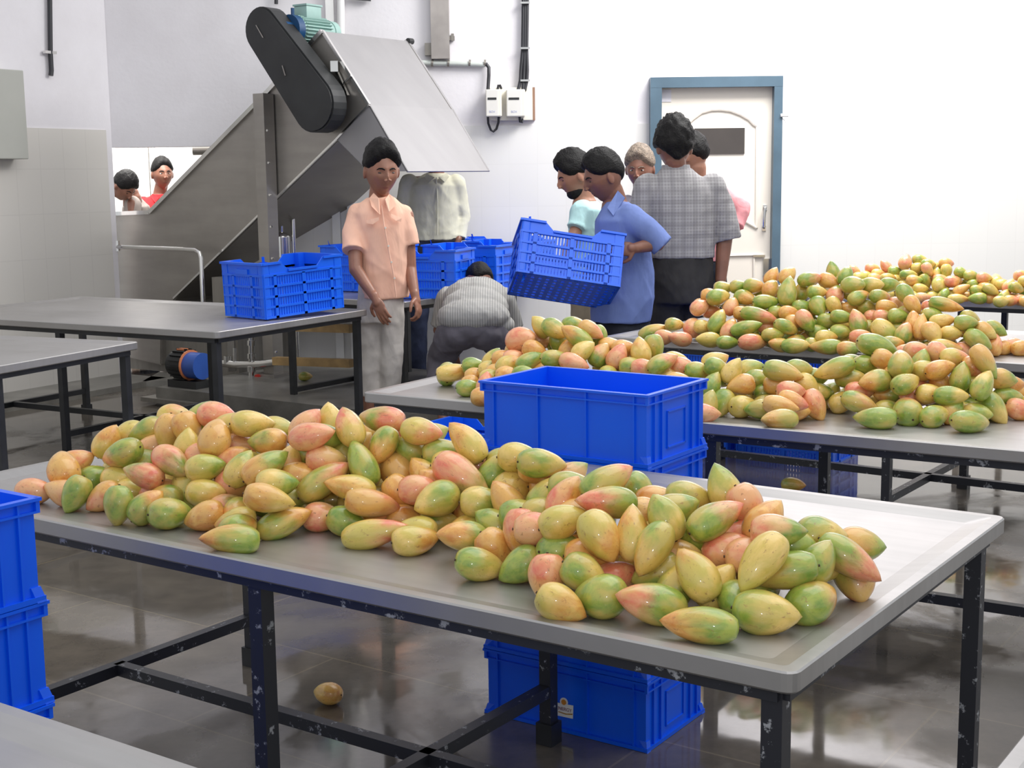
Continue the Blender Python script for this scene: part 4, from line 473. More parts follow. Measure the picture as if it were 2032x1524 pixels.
def perforated_crate(name='perforated_crate', mat='blue2'):
    """harvest crate .54 x .36 x .30 with raised corners and slotted walls"""
    t = thing(name, 'x', 'crate', (0, 0, 0))
    a, d, h = .27, .18, .30; m = MB(); th = .007
    X = Vector((1, 0, 0)); Y = Vector((0, 1, 0))
    def wall(c, ax, half, nrm, notch):
        # top band with a dipped middle
        zt = h; zl = h - .045; zb = h - .075
        n1, n2 = half * .55, half * .38
        poly = [(-half, zb), (half, zb), (half, zt), (n1, zt), (n2, zl), (-n2, zl), (-n1, zt), (-half, zt)] if notch else [(-half, zb), (half, zb), (half, zt), (-half, zt)]
        if not notch: poly = [(-half, zb), (half, zb), (half, zt), (-half, zt)]
        m.prism([c + ax * x + Z * z for x, z in poly], -nrm * th)
        rows = [0.0, .055, .11, .165, .225]
        for z in rows: m.box(c + Z * (z + .006) - nrm * (th / 2 - .003), (half * 2, th + .006, .012), ax, nrm)
        n = int(half * 2 / .0165)
        for k in range(n + 1):
            x = -half + 2 * half * k / n
            m.box(c + ax * x + Z * (h - .07) / 2 - nrm * th / 2, (.0115, th * .7, h - .07), ax, nrm)
        for x in (-half * .72, 0, half * .72) if notch else (-half * .45, half * .45):
            m.box(c + ax * x + Z * (h - .07) / 2 - nrm * (th / 2 - .003), (.02, th + .006, h - .07), ax, nrm)
    wall(Y * -d, X, a, -Y, True); wall(Y * d, X, a, Y, True); wall(X * -a, Y, d, -X, False); wall(X * a, Y, d, X, False)
    for sx in (-1, 1):
        for sy in (-1, 1): m.box((sx * (a - .022), sy * (d - .022), h / 2), (.05, .05, h), bev=.008)
    for k in range(13): m.box((-a + .03 + k * (2 * a - .06) / 12, 0, .006), (.022, 2 * d - .02, .008))
    for k in range(8): m.box((0, -d + .03 + k * (2 * d - .06) / 7, .005), (2 * a - .02, .020, .008))
    m.build('crate_body', M[mat], t)
    r = MB()
    for s in (-1, 1):
        r.box((s * (a + .004), 0, h - .006), (.016, 2 * d + .016, .012))
        for q in (-1, 1): r.box((q * (a * .77), s * (d + .003), h - .006), (a * .46, .014, .012))
        r.box((0, s * (d + .003), h - .051), (a * .76, .014, .012))
    for s in (-1, 1): r.box((s * (a + .003), 0, h - .05), (.012, .11, .028))
    r.build('rim', M[mat], t)
    return t
sc = solid_crate('s'); pcr = perforated_crate(); used = {'s': 0, 'p': 0}
def place(proto, key, loc, rz, label, group=None, rx=0, ry=0):
    o = proto if not used[key] else copy_tree(proto); used[key] += 1
    o.location = loc; o.rotation_euler = (rx, ry, rz); o['label'] = label
    if group: o['group'] = group
    elif 'group' in o: del o['group']
    return o
ag = math.radians(-34.3); Uc = Vector((math.cos(ag), math.sin(ag), 0)); Vc = Vector((-math.sin(ag), math.cos(ag), 0))
c0 = Vector((.338, 3.425, 0)) - Uc * .26 + Vc * .175
lab = ['bottom solid blue crate on the floor, bearing a white sticker, behind the nearest table', 'solid blue crate second from the floor, just above the stickered crate',
       'third solid blue crate up in the tall stack behind the nearest table', 'solid blue crate directly under the open top one beside the mango heap', 'open empty blue crate on top of the tall stack behind the mangoes']
for k in range(5):
    cr = place(sc, 's', c0 + Z * (.1905 * k), ag, lab[k], 'solid crates in the tall stack behind the nearest table')
    if k == 0:
        first = cr
cL = Vector((-.835, 2.378, 0)) - U * .262 - V * .17
lab = ['bottom crate of the left blue stack, standing on the floor', 'crate second from the floor in the left blue stack', 'middle crate of the left stack, just above the bottom steel table edge',
       'crate directly below the topmost one in the left blue stack', 'topmost open blue crate at the left edge of the frame']
for k in range(5): place(sc, 's', cL + Z * (.1905 * k), A35 + (.02 if k % 2 else 0), lab[k], 'solid crates stacked at the left edge')
# perforated ones
pe = at(585, 640, 7.35); a_ = math.radians(24)
eu = Vector((math.cos(a_), math.sin(a_), 0)); ev = Vector((-math.sin(a_), math.cos(a_), 0))
nl = atz(528, 634, .764); ang_e = math.radians(47)
eX = Vector((math.cos(ang_e), math.sin(ang_e), 0)); eY = Vector((-math.sin(ang_e), math.cos(ang_e), 0)); cE = nl + eX * .27 + eY * .18
place(pcr, 'p', cE + Z * .012, ang_e, 'perforated blue crate sitting alone on the empty steel table', ry=-math.radians(2.6))
place(pcr, 'p', (-.955, 9.32, .764), math.radians(-30), 'perforated blue crate half hidden left of the peach-shirted man') 
hx = lambda px, Y: at(px, 500, Y).x
place(pcr, 'p', (hx(842, 8.75), 8.72, .764), math.radians(-18), 'perforated blue crate nearest the peach-shirted man on the crate table', 'perforated crates on the far table')
place(pcr, 'p', (hx(935, 9.25), 9.25, .764), math.radians(-26), 'perforated blue crate in the middle of the far crate table', 'perforated crates on the far table')
place(pcr, 'p', (hx(1012, 9.72), 9.72, .764), math.radians(-24), 'perforated blue crate right above the stooping man', 'perforated crates on the far table')
place(pcr, 'p', (hx(1000, 10.2), 10.25, .764), math.radians(0), 'brighter blue perforated crate at the back against the wall', 'perforated crates on the far table')
held = place(pcr, 'p', (0, 0, 0), 0, 'perforated blue crate held tilted by the blue-shirted man')
hc = at(1122, 525, 7.35)
held.rotation_euler = Euler((math.radians(-24), math.radians(9.5), math.radians(4)), 'XYZ')
held.location = hc - held.rotation_euler.to_matrix() @ Vector((0, 0, .15))
for px, z, rz, lb in ((1385, 0, -.6, 'lower perforated crate left of two stacks on the floor beyond the middle table'), (1385, .3, -.6, 'upper perforated crate of the left floor stack beyond the middle table'),
                      (1560, 0, -.6, 'lower perforated crate right of two stacks on the floor beyond the middle table'), (1560, .3, -.6, 'upper perforated crate of the right floor stack beyond the middle table')):
    q_ = at(1385, 720, 7.65) + (U * .6 if px > 1400 else U * 0)
    place(pcr, 'p', (q_.x, q_.y, z), A35, lb, 'perforated crates on the floor under the mango tables')
place(pcr, 'p', (at(950, 830, 6.6).x, 6.65, 0), -.6, 'blue perforated crate on the floor left of the tall crate stack', 'perforated crates on the floor under the mango tables')
# sticker on the bottom crate of the tall stack (front long face)
def face_pt(px, py, off=.0): 
    p0 = c0 - Vc * (.16 + off); d = ray(px, py); return CAM + d * ((p0 - CAM).dot(Vc) / d.dot(Vc))
st = MB(); q = [face_pt(*p, .0015) for p in ((1101, 1393), (1138, 1400), (1137, 1426), (1100, 1418))]
for p in q: p.z = p.z
st.prism(q, -Vc * .0015); lb_ = st.build('sticker', M['white'], first)
cc = face_pt(1119.5, 1393, .001)
b = MB(); b.tube([cc, cc - Vc * .0018], .0125, 20); b.build('sticker_top', M['white'], first)
b = MB(); b.tube([cc - Vc * .0015, cc - Vc * .0027], .0078, 20); b.build('sticker_emblem', simple('orange_print', (.62, .24, .03), .5), first)
def text(body, size, loc, X, Zv, mat, name, parent, ex=.0003, align='CENTER'):
    cu = bpy.data.curves.new(name, 'FONT'); cu.body = body; cu.size = size; cu.extrude = ex; cu.align_x = align; cu.align_y = 'CENTER'
    to = bpy.data.objects.new(name, cu); COL.objects.link(to); bpy.context.view_layer.update()
    me = bpy.data.meshes.new_from_object(to.evaluated_get(bpy.context.evaluated_depsgraph_get())); bpy.data.objects.remove(to)
    X = Vector(X).normalized(); Yv = Vector(Zv).normalized(); Nn = X.cross(Yv)
    me.transform(Matrix(((X.x, Yv.x, Nn.x, loc[0]), (X.y, Yv.y, Nn.y, loc[1]), (X.z, Yv.z, Nn.z, loc[2]), (0, 0, 0, 1))))
    me.materials.append(mat); return link(name, me, parent)
text('ENERGY', .0135, face_pt(1119, 1407.5, .0035), Uc, Z, simple('mauve_print', (.25, .10, .16), .5), 'sticker_text', first)
b = MB(); b.prism([face_pt(*p, .003) for p in ((1108, 1411), (1124, 1416), (1136, 1416), (1136, 1419), (1122, 1418), (1108, 1413))], -Vc * .0004); b.build('sticker_swoosh', simple('ochre_print', (.45, .26, .08), .5), first)

# ------------------------------------------------------------------ mangoes
def mango_mat(code):
    C_ = dict(g=((.18, .30, .04), (.38, .44, .07)), y=((.66, .48, .09), (.84, .58, .17)), o=((.66, .26, .05), (.84, .48, .12)), p=((.76, .18, .10), (.86, .42, .20)))
    m, N, L, B = new_mat('mango_skin_' + {'g': 'green', 'y': 'yellow', 'o': 'orange', 'p': 'pink'}[code[0]] + '_' + {'g': 'green', 'y': 'yellow', 'o': 'orange', 'p': 'pink'}[code[1]])
    at_ = N.new('ShaderNodeAttribute'); at_.attribute_name = 'mloc'; ar = N.new('ShaderNodeAttribute'); ar.attribute_name = 'mrnd'
    oi = N.new('ShaderNodeObjectInfo')
    sm = N.new('ShaderNodeMath'); sm.operation = 'ADD'; L.new(oi.outputs['Random'], sm.inputs[0]); L.new(ar.outputs['Fac'], sm.inputs[1])
    ml = N.new('ShaderNodeMath'); ml.operation = 'MULTIPLY'; ml.inputs[1].default_value = 37.0; L.new(sm.outputs[0], ml.inputs[0])
    cb = N.new('ShaderNodeCombineXYZ'); [L.new(ml.outputs[0], cb.inputs[k]) for k in range(3)]
    va = N.new('ShaderNodeVectorMath'); L.new(at_.outputs['Vector'], va.inputs[0]); L.new(cb.outputs[0], va.inputs[1])
    def nz(scale, det=4, rough=.5, dist=0):
        t = N.new('ShaderNodeTexNoise'); t.inputs['Scale'].default_value = scale; t.inputs['Detail'].default_value = det
        t.inputs['Roughness'].default_value = rough; t.inputs['Distortion'].default_value = dist; L.new(va.outputs[0], t.inputs['Vector']); return t
    sx = N.new('ShaderNodeSeparateXYZ'); L.new(at_.outputs['Vector'], sx.inputs[0])
    n1 = nz(2.6, 6, .62, .5); n2 = nz(1.5, 3); n3 = nz(9, 7, .72, .4)
    # stem end -> tip end blend with large noise
    ma = N.new('ShaderNodeMath'); ma.operation = 'MULTIPLY_ADD'; L.new(n2.outputs[0], ma.inputs[0]); ma.inputs[1].default_value = 1.1; L.new(sx.outputs[0], ma.inputs[2])
    r = ramp(N, [(.42, (0, 0, 0)), (.80, (1, 1, 1))]); L.new(ma.outputs[0], r.inputs[0])
    def cmix(c):
        lo, hi = C_[c]; q = ramp(N, [(.36, lo), (.62, hi)]); L.new(n1.outputs[0], q.inputs[0]); return q
    a_, b_ = cmix(code[0]), cmix(code[1])
    mx = N.new('ShaderNodeMix'); mx.data_type = 'RGBA'; L.new(r.outputs[0], mx.inputs[0]); L.new(a_.outputs[0], mx.inputs[6]); L.new(b_.outputs[0], mx.inputs[7])
    # a yellow-green or rosy patch on one flank
    n4 = nz(1.4, 3); r4 = ramp(N, [(.46, (0, 0, 0)), (.62, (.75, .75, .75))]); L.new(n4.outputs[0], r4.inputs[0])
    m4 = N.new('ShaderNodeMix'); m4.data_type = 'RGBA'; L.new(r4.outputs[0], m4.inputs[0]); L.new(mx.outputs[2], m4.inputs[6])
    m4.inputs[7].default_value = {'g': (.62, .44, .10, 1), 'y': (.56, .48, .09, 1), 'o': (.74, .44, .12, 1), 'p': (.80, .46, .20, 1)}[code[0]]
    # brown freckles and scars
    r5 = ramp(N, [(.585, (0, 0, 0)), (.67, (.7, .7, .7))]); L.new(n3.outputs[0], r5.inputs[0])
    m5 = N.new('ShaderNodeMix'); m5.data_type = 'RGBA'; L.new(r5.outputs[0], m5.inputs[0]); L.new(m4.outputs[2], m5.inputs[6]); m5.inputs[7].default_value = (.30, .13, .045, 1)
    L.new(m5.outputs[2], B.inputs['Base Color'])
    B.inputs['Roughness'].default_value = .34; B.inputs['Coat Weight'].default_value = .6; B.inputs['Coat Roughness'].default_value = .07
    bp = N.new('ShaderNodeBump'); bp.inputs['Strength'].default_value = .12; bp.inputs['Distance'].default_value = .006; L.new(n3.outputs[0], bp.inputs['Height']); L.new(bp.outputs[0], B.inputs['Normal'])
    return m
MM = {a + b_: mango_mat(a + b_) for a in 'gyop' for b_ in 'gyop'}
def mango_mesh(var):
    """unit length along x: stem at x=-.5, beak at x=+.5; unit width in y and z"""
    ns, nr = 22, 20; bm = bmesh.new(); rings = []
    prof = {0: (.30, .65, .40), 1: (.25, .5, .26), 2: (.34, .8, .34), 3: (.28, .6, .46)}[var]
    for i in range(1, ns):
        t = i / ns; x = -.5 + t
        # egg profile fuller at the stem side, narrowing into the beak
        a = max(0, math.sin(math.pi * t ** (.80 - .03 * var))) ** (.52 + .04 * (var % 2))
        wdt = .5 * a * (1 - .30 * max(0, t - .45) ** 1.1 * prof[2] * 1.6)
        tip = max(0, (t - .80) / .20)
        wdt = wdt * (1 - .18 * tip) 
        cy = .10 * prof[0] * math.sin(math.pi * (t * 1.15)) - .16 * max(0, t - .6) ** 1.5 * prof[1]
        ring = []
        for k in range(nr):
            th = 2 * math.pi * k / nr
            y = math.cos(th) * wdt * (1.0 if math.cos(th) > 0 else 1.04); z = math.sin(th) * wdt * .94
            ring.append(bm.verts.new((x, y + cy, z)))
        rings.append(ring)
    for a, b in zip(rings[:-1], rings[1:]):
        for k in range(nr): bm.faces.new([a[k], a[(k + 1) % nr], b[(k + 1) % nr], b[k]])
    v0 = bm.verts.new((-.485, .02, 0)); cyt = -.16 * .4 ** 1.5 * prof[1] + .10 * prof[0] * math.sin(math.pi * 1.15)
    v1 = bm.verts.new((.515, cyt - .02, 0))
    for k in range(nr): bm.faces.new([rings[0][(k + 1) % nr], rings[0][k], v0]); bm.faces.new([rings[-1][k], rings[-1][(k + 1) % nr], v1])
    bmesh.ops.recalc_face_normals(bm, faces=bm.faces[:])
    me = bpy.data.meshes.new('mango_%d' % var); bm.to_mesh(me); bm.free()
    co = np.empty(len(me.vertices) * 3, 'f'); me.vertices.foreach_get('co', co)
    at_ = me.attributes.new('mloc', 'FLOAT_VECTOR', 'POINT'); at_.data.foreach_set('vector', co)
    ar = me.attributes.new('mrnd', 'FLOAT', 'POINT'); ar.data.foreach_set('value', np.zeros(len(me.vertices), 'f'))
    me.polygons.foreach_set('use_smooth', [True] * len(me.polygons)); me.materials.append(MM['gg'])
    return me
MV = [mango_mesh(k) for k in range(4)]
sb = MB(); sb.tube([(-.50, .02, 0), (-.478, .02, 0)], .034, 10); stem_me = sb.mesh('stem_scar'); stem_me.materials.append(simple('brown_stem_scar', (.06, .03, .014), .6))
def mango_matrix(x, y, z, az, el, L_, W_, seed):
    X = Vector((math.cos(el) * math.cos(az), math.cos(el) * math.sin(az), math.sin(el)))
    Y = Z.cross(X)
    if Y.length < .1: Y = Vector((1, 0, 0))
    Y.normalize(); Zz = X.cross(Y)
    rnd = random.Random(seed); roll = rnd.uniform(-.7, .7) + (math.pi if rnd.random() < .5 else 0)
    Y2 = Y * math.cos(roll) + Zz * math.sin(roll); Z2 = X.cross(Y2)
    R_ = Matrix(((X.x, Y2.x, Z2.x), (X.y, Y2.y, Z2.y), (X.z, Y2.z, Z2.z))).to_4x4()
    return Matrix.Translation((x, y, z)) @ R_, X
CN = dict(g='green', y='yellow', o='orange', p='pink')
ORD = 'first second third fourth fifth sixth seventh eighth ninth tenth eleventh twelfth thirteenth fourteenth fifteenth sixteenth seventeenth eighteenth nineteenth twentieth'.split()
def ordn(k):
    if k < 20: return ORD[k]
    t, u = divmod(k + 1, 10); tn = {2: 'twenty', 3: 'thirty', 4: 'forty'}
    return tn[t] + '-' + ORD[u - 1] if u else {3: 'thirtieth', 4: 'fortieth'}.get(t)
HEAPS = {'front': 'nearest heap', 'B': 'middle heap', 'C': 'tall heap'}
GR = {'front': 'mangoes heaped on the nearest steel table', 'B': 'mangoes heaped on the middle steel table', 'C': 'mangoes in the tall heap by the blue-shirted man'}
rest = []; items = []
for hp, data in MANGO.items():
    for k, row in enumerate(data.split(';')):
        x, y, z, az, el, L_, W_, cc_, ind, rk = row.split()
        q = (hp, int(x) / 1000, int(y) / 1000, int(z) / 1000, math.radians(int(az)), math.radians(int(el)), int(L_) / 1000, int(W_) / 1000, cc_, rk)
        (items if ind == '1' else rest).append(q)
cnt = {}
for q in sorted(items, key=lambda q: proj(q[1:4])[0]):
    hp, x, y, z, az, el, L_, W_, cc_, rk = q
    seed = int(x * 1000) * 7 + int(y * 1000)
    mt, X = mango_matrix(x, y, z, az, el, L_, W_, seed)
    o = bpy.data.objects.new('mango', MV[seed % 4]); COL.objects.link(o)
    o.matrix_world = mt @ Matrix.Diagonal((L_, W_, W_, 1))
    o.material_slots[0].link = 'OBJECT'; o.material_slots[0].material = MM[cc_]
    s = bpy.data.objects.new('stem_scar', stem_me); COL.objects.link(s); s.parent = o
    cn = CN[cc_[0]] if cc_[0] == cc_[1] else CN[cc_[1]] + '-tipped ' + CN[cc_[0]]
    a = proj(Vector((x, y, z)) + X * .05); b2 = proj(Vector((x, y, z)) - X * .05); dx, dy = a[0] - b2[0], b2[1] - a[1]; ln = math.hypot(dx, dy) * a[2] / F
    pt = 'seen end-on' if ln < .055 else ('tip left' if dx < -abs(dy) * .8 else 'tip right' if dx > abs(dy) * .8 else 'tip up' if dy > 0 else 'tip down')
    key = (hp, rk, cn, pt); kk = cnt.get(key, 0); cnt[key] = kk + 1
    rn = {'0': 'front row', '1': 'lower slope', '2': 'upper slope', '3': 'crest'}[rk]
    tag(o, '%s mango, %s, %s such from left, %s of %s' % (cn, pt, ordn(kk), rn, HEAPS[hp]), 'mango', GR[hp])
# every further mango (smaller in view or buried) as one object
vs, fs, ml, mr, mi = [], [], [], [], []; slots = sorted(MM); off = 0
base = []
for me in MV:
    co = np.empty(len(me.vertices) * 3, 'f'); me.vertices.foreach_get('co', co); base.append((co.reshape(-1, 3), [tuple(p.vertices) for p in me.polygons]))
for q in rest:
    hp, x, y, z, az, el, L_, W_, cc_, rk = q
    seed = int(x * 1000) * 7 + int(y * 1000); mt, X = mango_matrix(x, y, z, az, el, L_, W_, seed)
    mt = np.array(mt @ Matrix.Diagonal((L_, W_, W_, 1))); co, fc = base[seed % 4]
    vs.append(co @ mt[:3, :3].T + mt[:3, 3]); ml.append(co); mr.append(np.full(len(co), random.Random(seed).random(), 'f'))
    fs += [tuple(v + off for v in f) for f in fc]; mi += [slots.index(cc_)] * len(fc); off += len(co)
me = bpy.data.meshes.new('mango_pile'); me.from_pydata(np.concatenate(vs).tolist(), [], fs)
at_ = me.attributes.new('mloc', 'FLOAT_VECTOR', 'POINT'); at_.data.foreach_set('vector', np.concatenate(ml).ravel())
ar = me.attributes.new('mrnd', 'FLOAT', 'POINT'); ar.data.foreach_set('value', np.concatenate(mr))
for s_ in slots: me.materials.append(MM[s_])
me.polygons.foreach_set('material_index', mi); me.polygons.foreach_set('use_smooth', [True] * len(mi))
tag(link('mango_pile', me), 'smaller distant mangoes of the two far heaps, green, yellow, orange and pink', 'mangoes', kind='stuff')
# fallen fruit on the floor
def loose(px, py, zf, az, L_, W_, cc_, label, el=0):
    p = atz(px, py, zf + W_ * .45); mt, X = mango_matrix(p.x, p.y, zf + W_ * .46, az, el, L_, W_, 5)
    o = bpy.data.objects.new('mango', MV[0]); COL.objects.link(o); o.matrix_world = mt @ Matrix.Diagonal((L_, W_, W_, 1))
    o.material_slots[0].link = 'OBJECT'; o.material_slots[0].material = MM[cc_]
    s = bpy.data.objects.new('stem_scar', stem_me); COL.objects.link(s); s.parent = o
    tag(o, label, 'mango', 'mangoes dropped on the floor')
loose(650, 1376, 0, math.radians(160), .092, .070, 'oy', 'orange-yellow mango lying alone on the wet floor under the nearest table')
loose(606, 747, .12, math.radians(20), .10, .07, 'gy', 'green mango dropped on the concrete plinth beneath the conveyor')
loose(1574, 962, 0, math.radians(-15), .12, .075, 'go', 'green and orange mango on the floor beneath the middle table')
# ------------------------------------------------------------------ inclined conveyor
v0 = (Vector((-3.086, 10.8, 0))).dot(V)
def C_(x, y, dv=0.0): return onv(x, y, v0 + dv, V)
cv = thing('conveyor', 'tall inclined stainless steel conveyor rising through the wall opening, with a black drive guard', 'conveyor', (*C_(520, 600)[:2], 0))
def poly(pts, dv=0.0): return [C_(x, y) + V * dv for x, y in pts]
side = [(226, 424), (299, 421), (534, 181), (641, 62), (733, 208), (668, 277), (345, 592), (318, 640), (318, 722), (226, 700)]
b = MB(); pp = poly(side)
# near and far side plates and the closed underside
b.prism(pp, V * .012); b.prism([p + V * .888 for p in pp], V * .012)
def skin(mb, a, c, th, w=.9, d0=0.0):
    n = (c - a).normalized().cross(V).normalized() * th
    mb.prism([a + V * d0, c + V * d0, c + V * (d0 + w), a + V * (d0 + w)], n)
b.build('side_panel', M['steel_side'], cv)
b = MB(); skin(b, pp[5] + V * .01, pp[6] + V * .01, .01, .88); skin(b, pp[6] + V * .01, pp[7] + V * .01, .01, .88); skin(b, pp[7] + V * .01, pp[8] + V * .01, .01, .88); skin(b, pp[8] + V * .01, pp[9] + V * .01, .01, .88)
b.build('underside_pan', M['steel_side'], cv)
b = MB(); r_ = .018
for a, c in ((0, 1), (1, 2), (2, 3)): b.bar(pp[a] + V * -.006, pp[c] + V * -.006, .03, .03, up=V)
for a, c in ((5, 6),): b.bar(pp[a] + V * -.003, pp[c] + V * -.003, .014, .014, up=V)
b.bar(pp[3] + V * -.003, pp[4] + V * -.003, .02, .02, up=V); b.bar(pp[4] + V * -.003, pp[5] + V * -.003, .014, .014, up=V)
for a, c in ((1, 2), (2, 3)): b.bar(pp[a] + V * .9, pp[c] + V * .9, .03, .03, up=V)
b.build('edge_flange', M['chrome'], cv)
# belt seen from above in the trough
b = MB(); skin(b, C_(299, 450) + V * .03, C_(620, 110) + V * .03, .02, .84); b.build('belt', M['guard'], cv)
# discharge hood
A_, B_, E_ = C_(641, 62), C_(733, 208), C_(809, 340)
hd = MB(); 
hd.prism([A_, B_, B_ + V * .92, A_ + V * .92], (B_ - A_).cross(V).normalized() * -.01)
hd.prism([B_, E_, E_ + V * .92, B_ + V * .92], (E_ - B_).cross(V).normalized() * -.01)
hd.build('hood_panel', M['steel_hood'], cv)
b = MB(); b.prism(poly([(668, 277), (733, 208), (809, 340), (730, 340)]), V * .01); b.prism(poly([(668, 277), (733, 208), (809, 340), (730, 340)], .90), V * .01)
b.prism(poly([(668, 277), (730, 340)]) + [p + V * .9 for p in poly([(668, 277), (730, 340)])][::-1], V * 0 + U * .008)
b.build('chute_side', M['steel_hood'], cv)
b = MB(); b.tube([A_ + V * .90, A_ + V * .95 + Z * -.0], .022, 10); b.build('hood_pin', M['guard'], cv)
b = MB(); b.bar(C_(663, 130, -.02), C_(690, 190, -.02), .018); b.bar(C_(690, 186, -.03), C_(676, 196, -.03), .02); b.box(C_(664, 132, -.04), (.05, .05, .07)); b.bar(C_(682, 166, -.02), C_(697, 150, -.02), .012)
b.build('tension_bolt', M['chrome'], cv)
# black stadium drive guard
def guard_pts(off):
    a = C_(516, 58, -.20); c = C_(619, 207, -.20); d = (c - a).normalized(); n = d.cross(V).normalized(); out = []
    r0, r1 = .150, .185
    for k in range(15):
        t = math.pi * k / 14; out.append(a - d * (r0 * math.sin(t)) + n * (r0 * math.cos(t)))
    for k in range(15):
        t = math.pi * k / 14; out.append(c + d * (r1 * math.sin(t)) - n * (r1 * math.cos(t)))
    return [p + V * off for p in out]
b = MB(); b.prism(guard_pts(0), V * .15); g_ = b.build('drive_guard', M['guard'], cv)
bm_ = bmesh.new(); bm_.from_mesh(g_.data)
es = [e for e in bm_.edges if len(e.link_faces) == 2 and max(len(f.verts) for f in e.link_faces) > 10]
bmesh.ops.bevel(bm_, geom=es, offset=.012, segments=2, affect='EDGES'); bm_.to_mesh(g_.data); bm_.free()
b = MB(); b.bar(C_(508, 50, -.206), C_(522, 75, -.206), .006, .004); b.bar(C_(560, 130, -.206), C_(566, 150, -.206), .006, .004); b.build('guard_scratch', M['channel'], g_)
# gear motor on top
mc = C_(606, 62, .10); dmo = V
b = MB(); b.tube([mc - V * .16, mc - V * .10], .10, 24); b.tube([mc - V * .22, mc - V * .16], .055, 20); b.tube([mc - V * .12 + Z * .06, mc - V * .12 + Z * .145], .012, 8)
fl2 = b.build('motor_flange', M['motor_blue'], cv, 1)
b = MB(); b.tube([mc - V * .10, mc + V * .22], .082, 24); b.tube([mc + V * .22, mc + V * .27], .088, 24)
for k in range(26):
    t = 2 * math.pi * k / 26; q = U * math.cos(t) + Z * math.sin(t)
    b.box(mc + V * .05 + q * .09, (.26, .004, .024), V, q.cross(V), q)
b.box(mc + V * .03 + Z * .125, (.15, .12, .085), V, U, bev=.008); b.box(mc + V * .03 + Z * .172, (.16, .13, .012), V, U)
b.build('motor_body', M['motor_teal'], cv, 1)
# support posts
for dv, x in ((-.06, 522), (.86, 522)):
    top = C_(x, 186, dv); foot = Vector((top.x, top.y, .12))
    b = MB(); b.box((foot + Vector((top.x, top.y, top.z if dv < 0 else 1.5))) / 2, (.10, .10, (top.z if dv < 0 else 1.5) - .12), U, V)
    b.box(foot + Z * .01, (.2, .2, .02), U, V)
    b.build('support_post', M['steel_side'] if dv < 0 else M['brown_frame'], cv)
b = MB(); t0 = C_(522, 186, -.114)
for k in range(8): b.tube([t0 + U * .035 + Z * (-.25 - .22 * k), t0 + U * .035 - V * .012 + Z * (-.25 - .22 * k)], .008, 8)
b.build('post_rivet', M['chrome'], cv)
# grab rail of bent pipe
rp = [C_(232, 490, -.12), C_(360, 494, -.12), C_(388, 496, -.12), C_(396, 501, -.12), C_(399, 512, -.12)]; rp.append(Vector((rp[-1].x, rp[-1].y, .5)))
b = MB(); b.tube(rp, .017, 10); b.box(C_(230, 488, -.12), (.05, .05, .08)); b.build('grab_rail', M['chrome'], cv, 1)
# plinth
def uvz(u, v, z): q = U * u + V * v; return Vector((q.x, q.y, z))
b = MB(); b.box(uvz(-6.2, 7.0, .06), (2.2, 1.6, .12), U, V); pl = b.build('concrete_plinth', M['conc']); tag(pl, 'low damp concrete plinth carrying the conveyor posts', 'plinth')
# hanging sensor can
p = C_(560, 487, .35)
b = MB(); b.tube([p - Z * .085, p + Z * .06], .066, 20); b.ball(p + Z * .06, (.066, .066, .04)); b.tube([p + Z * .08, p + Z * .35], .012, 8)
can = b.build('outlet_cylinder', M['chrome'], cv, 1)
b = MB()
for dx in (-.02, .005, .03): b.tube([p + U * dx - Z * .085, p + U * (dx + .01) - Z * .16, p + U * (dx * 2) - Z * .45], .004, 6)
b.build('loose_wire', M['cable'], can)
b = MB(); q = C_(583, 480, .4); b.tube([Vector((q.x, q.y, .12)), q + Z * .35], .016, 10); tag(b.build('upright_pipe', M['chrome'], None, 1), 'thin shiny upright pipe behind the lone perforated crate', 'pipe')
# pump set under the empty table
pm = atz(376, 756, .16); pm.z = .27
tp = thing('water_pump', 'small pump with black finned motor and blue body under the conveyor tank', 'pump', (pm.x, pm.y, .0))
b = MB(); b.tube([pm - U * .10, pm + U * .02], .10, 24); b.tube([pm - U * .14, pm - U * .10], .085, 24)
for k in range(18):
    t = 2 * math.pi * k / 18; q = V * math.cos(t) + Z * math.sin(t); b.box(pm - U * .04 + q * .104, (.11, .004, .018), U, q.cross(U), q)
b.box(pm - Z * .16, (.28, .14, .12), U, V); b.build('motor', M['guard'], tp, 1)
b = MB(); b.tube([pm + U * .02, pm + U * .14], .09, 24); b.build('pump_body', simple('blue_pump_paint', (.03, .10, .42), .4), tp, 1)
b = MB(); b.tube([pm + U * .015, pm + U * .025], .104, 24); b.box(pm - U * .05 + Z * .105, (.07, .05, .01), U, V); b.build('orange_band', simple('orange_band_paint', (.75, .25, .10), .4), tp)
b = MB(); b.box(pm * 1 - Z * .235, (.6, .35, .03), U, V); b.build('base_plate', M['steel_dark'], tp)
b = MB()
g = lambda x, y: C_(x, y, -.15)
b.tube([g(418, 718), g(447, 721), g(470, 724), g(520, 722), g(560, 716)], .028, 12); b.tube([g(452, 706), g(452, 722)], .030, 12)
b.tube([g(499, 664), g(499, 770)], .022, 12)
for y in (680, 706, 732, 752): b.tube([g(499, y - 5), g(499, y + 5)], .031, 12)
b.tube([g(466, 690), g(466, 722)], .014, 10)
tag(b.build('water_pipework', M['chrome'], None, 1), 'shiny steel water pipes with joints below the conveyor', 'pipes')
b = MB(); q = g(515, 748); b.tube([q, q - V * .03], .022, 14); tag(b.build('valve_knob', M['red']), 'small red valve knob beside the vertical water pipe', 'valve')
b = MB(); q = C_(455, 585, -.05); b.box(q, (.20, .14, .26), U, V); b.bar(q - Z * .1, Vector((q.x, q.y, .12)), .05); tag(b.build('control_box', M['steel_dark']), 'dull steel box standing behind the lone perforated crate', 'box')
b = MB(); b.box(C_(430, 660, .45) , (1.3, .8, .55), U, V); b.build('sump_tank', M['steel_dark'], cv)
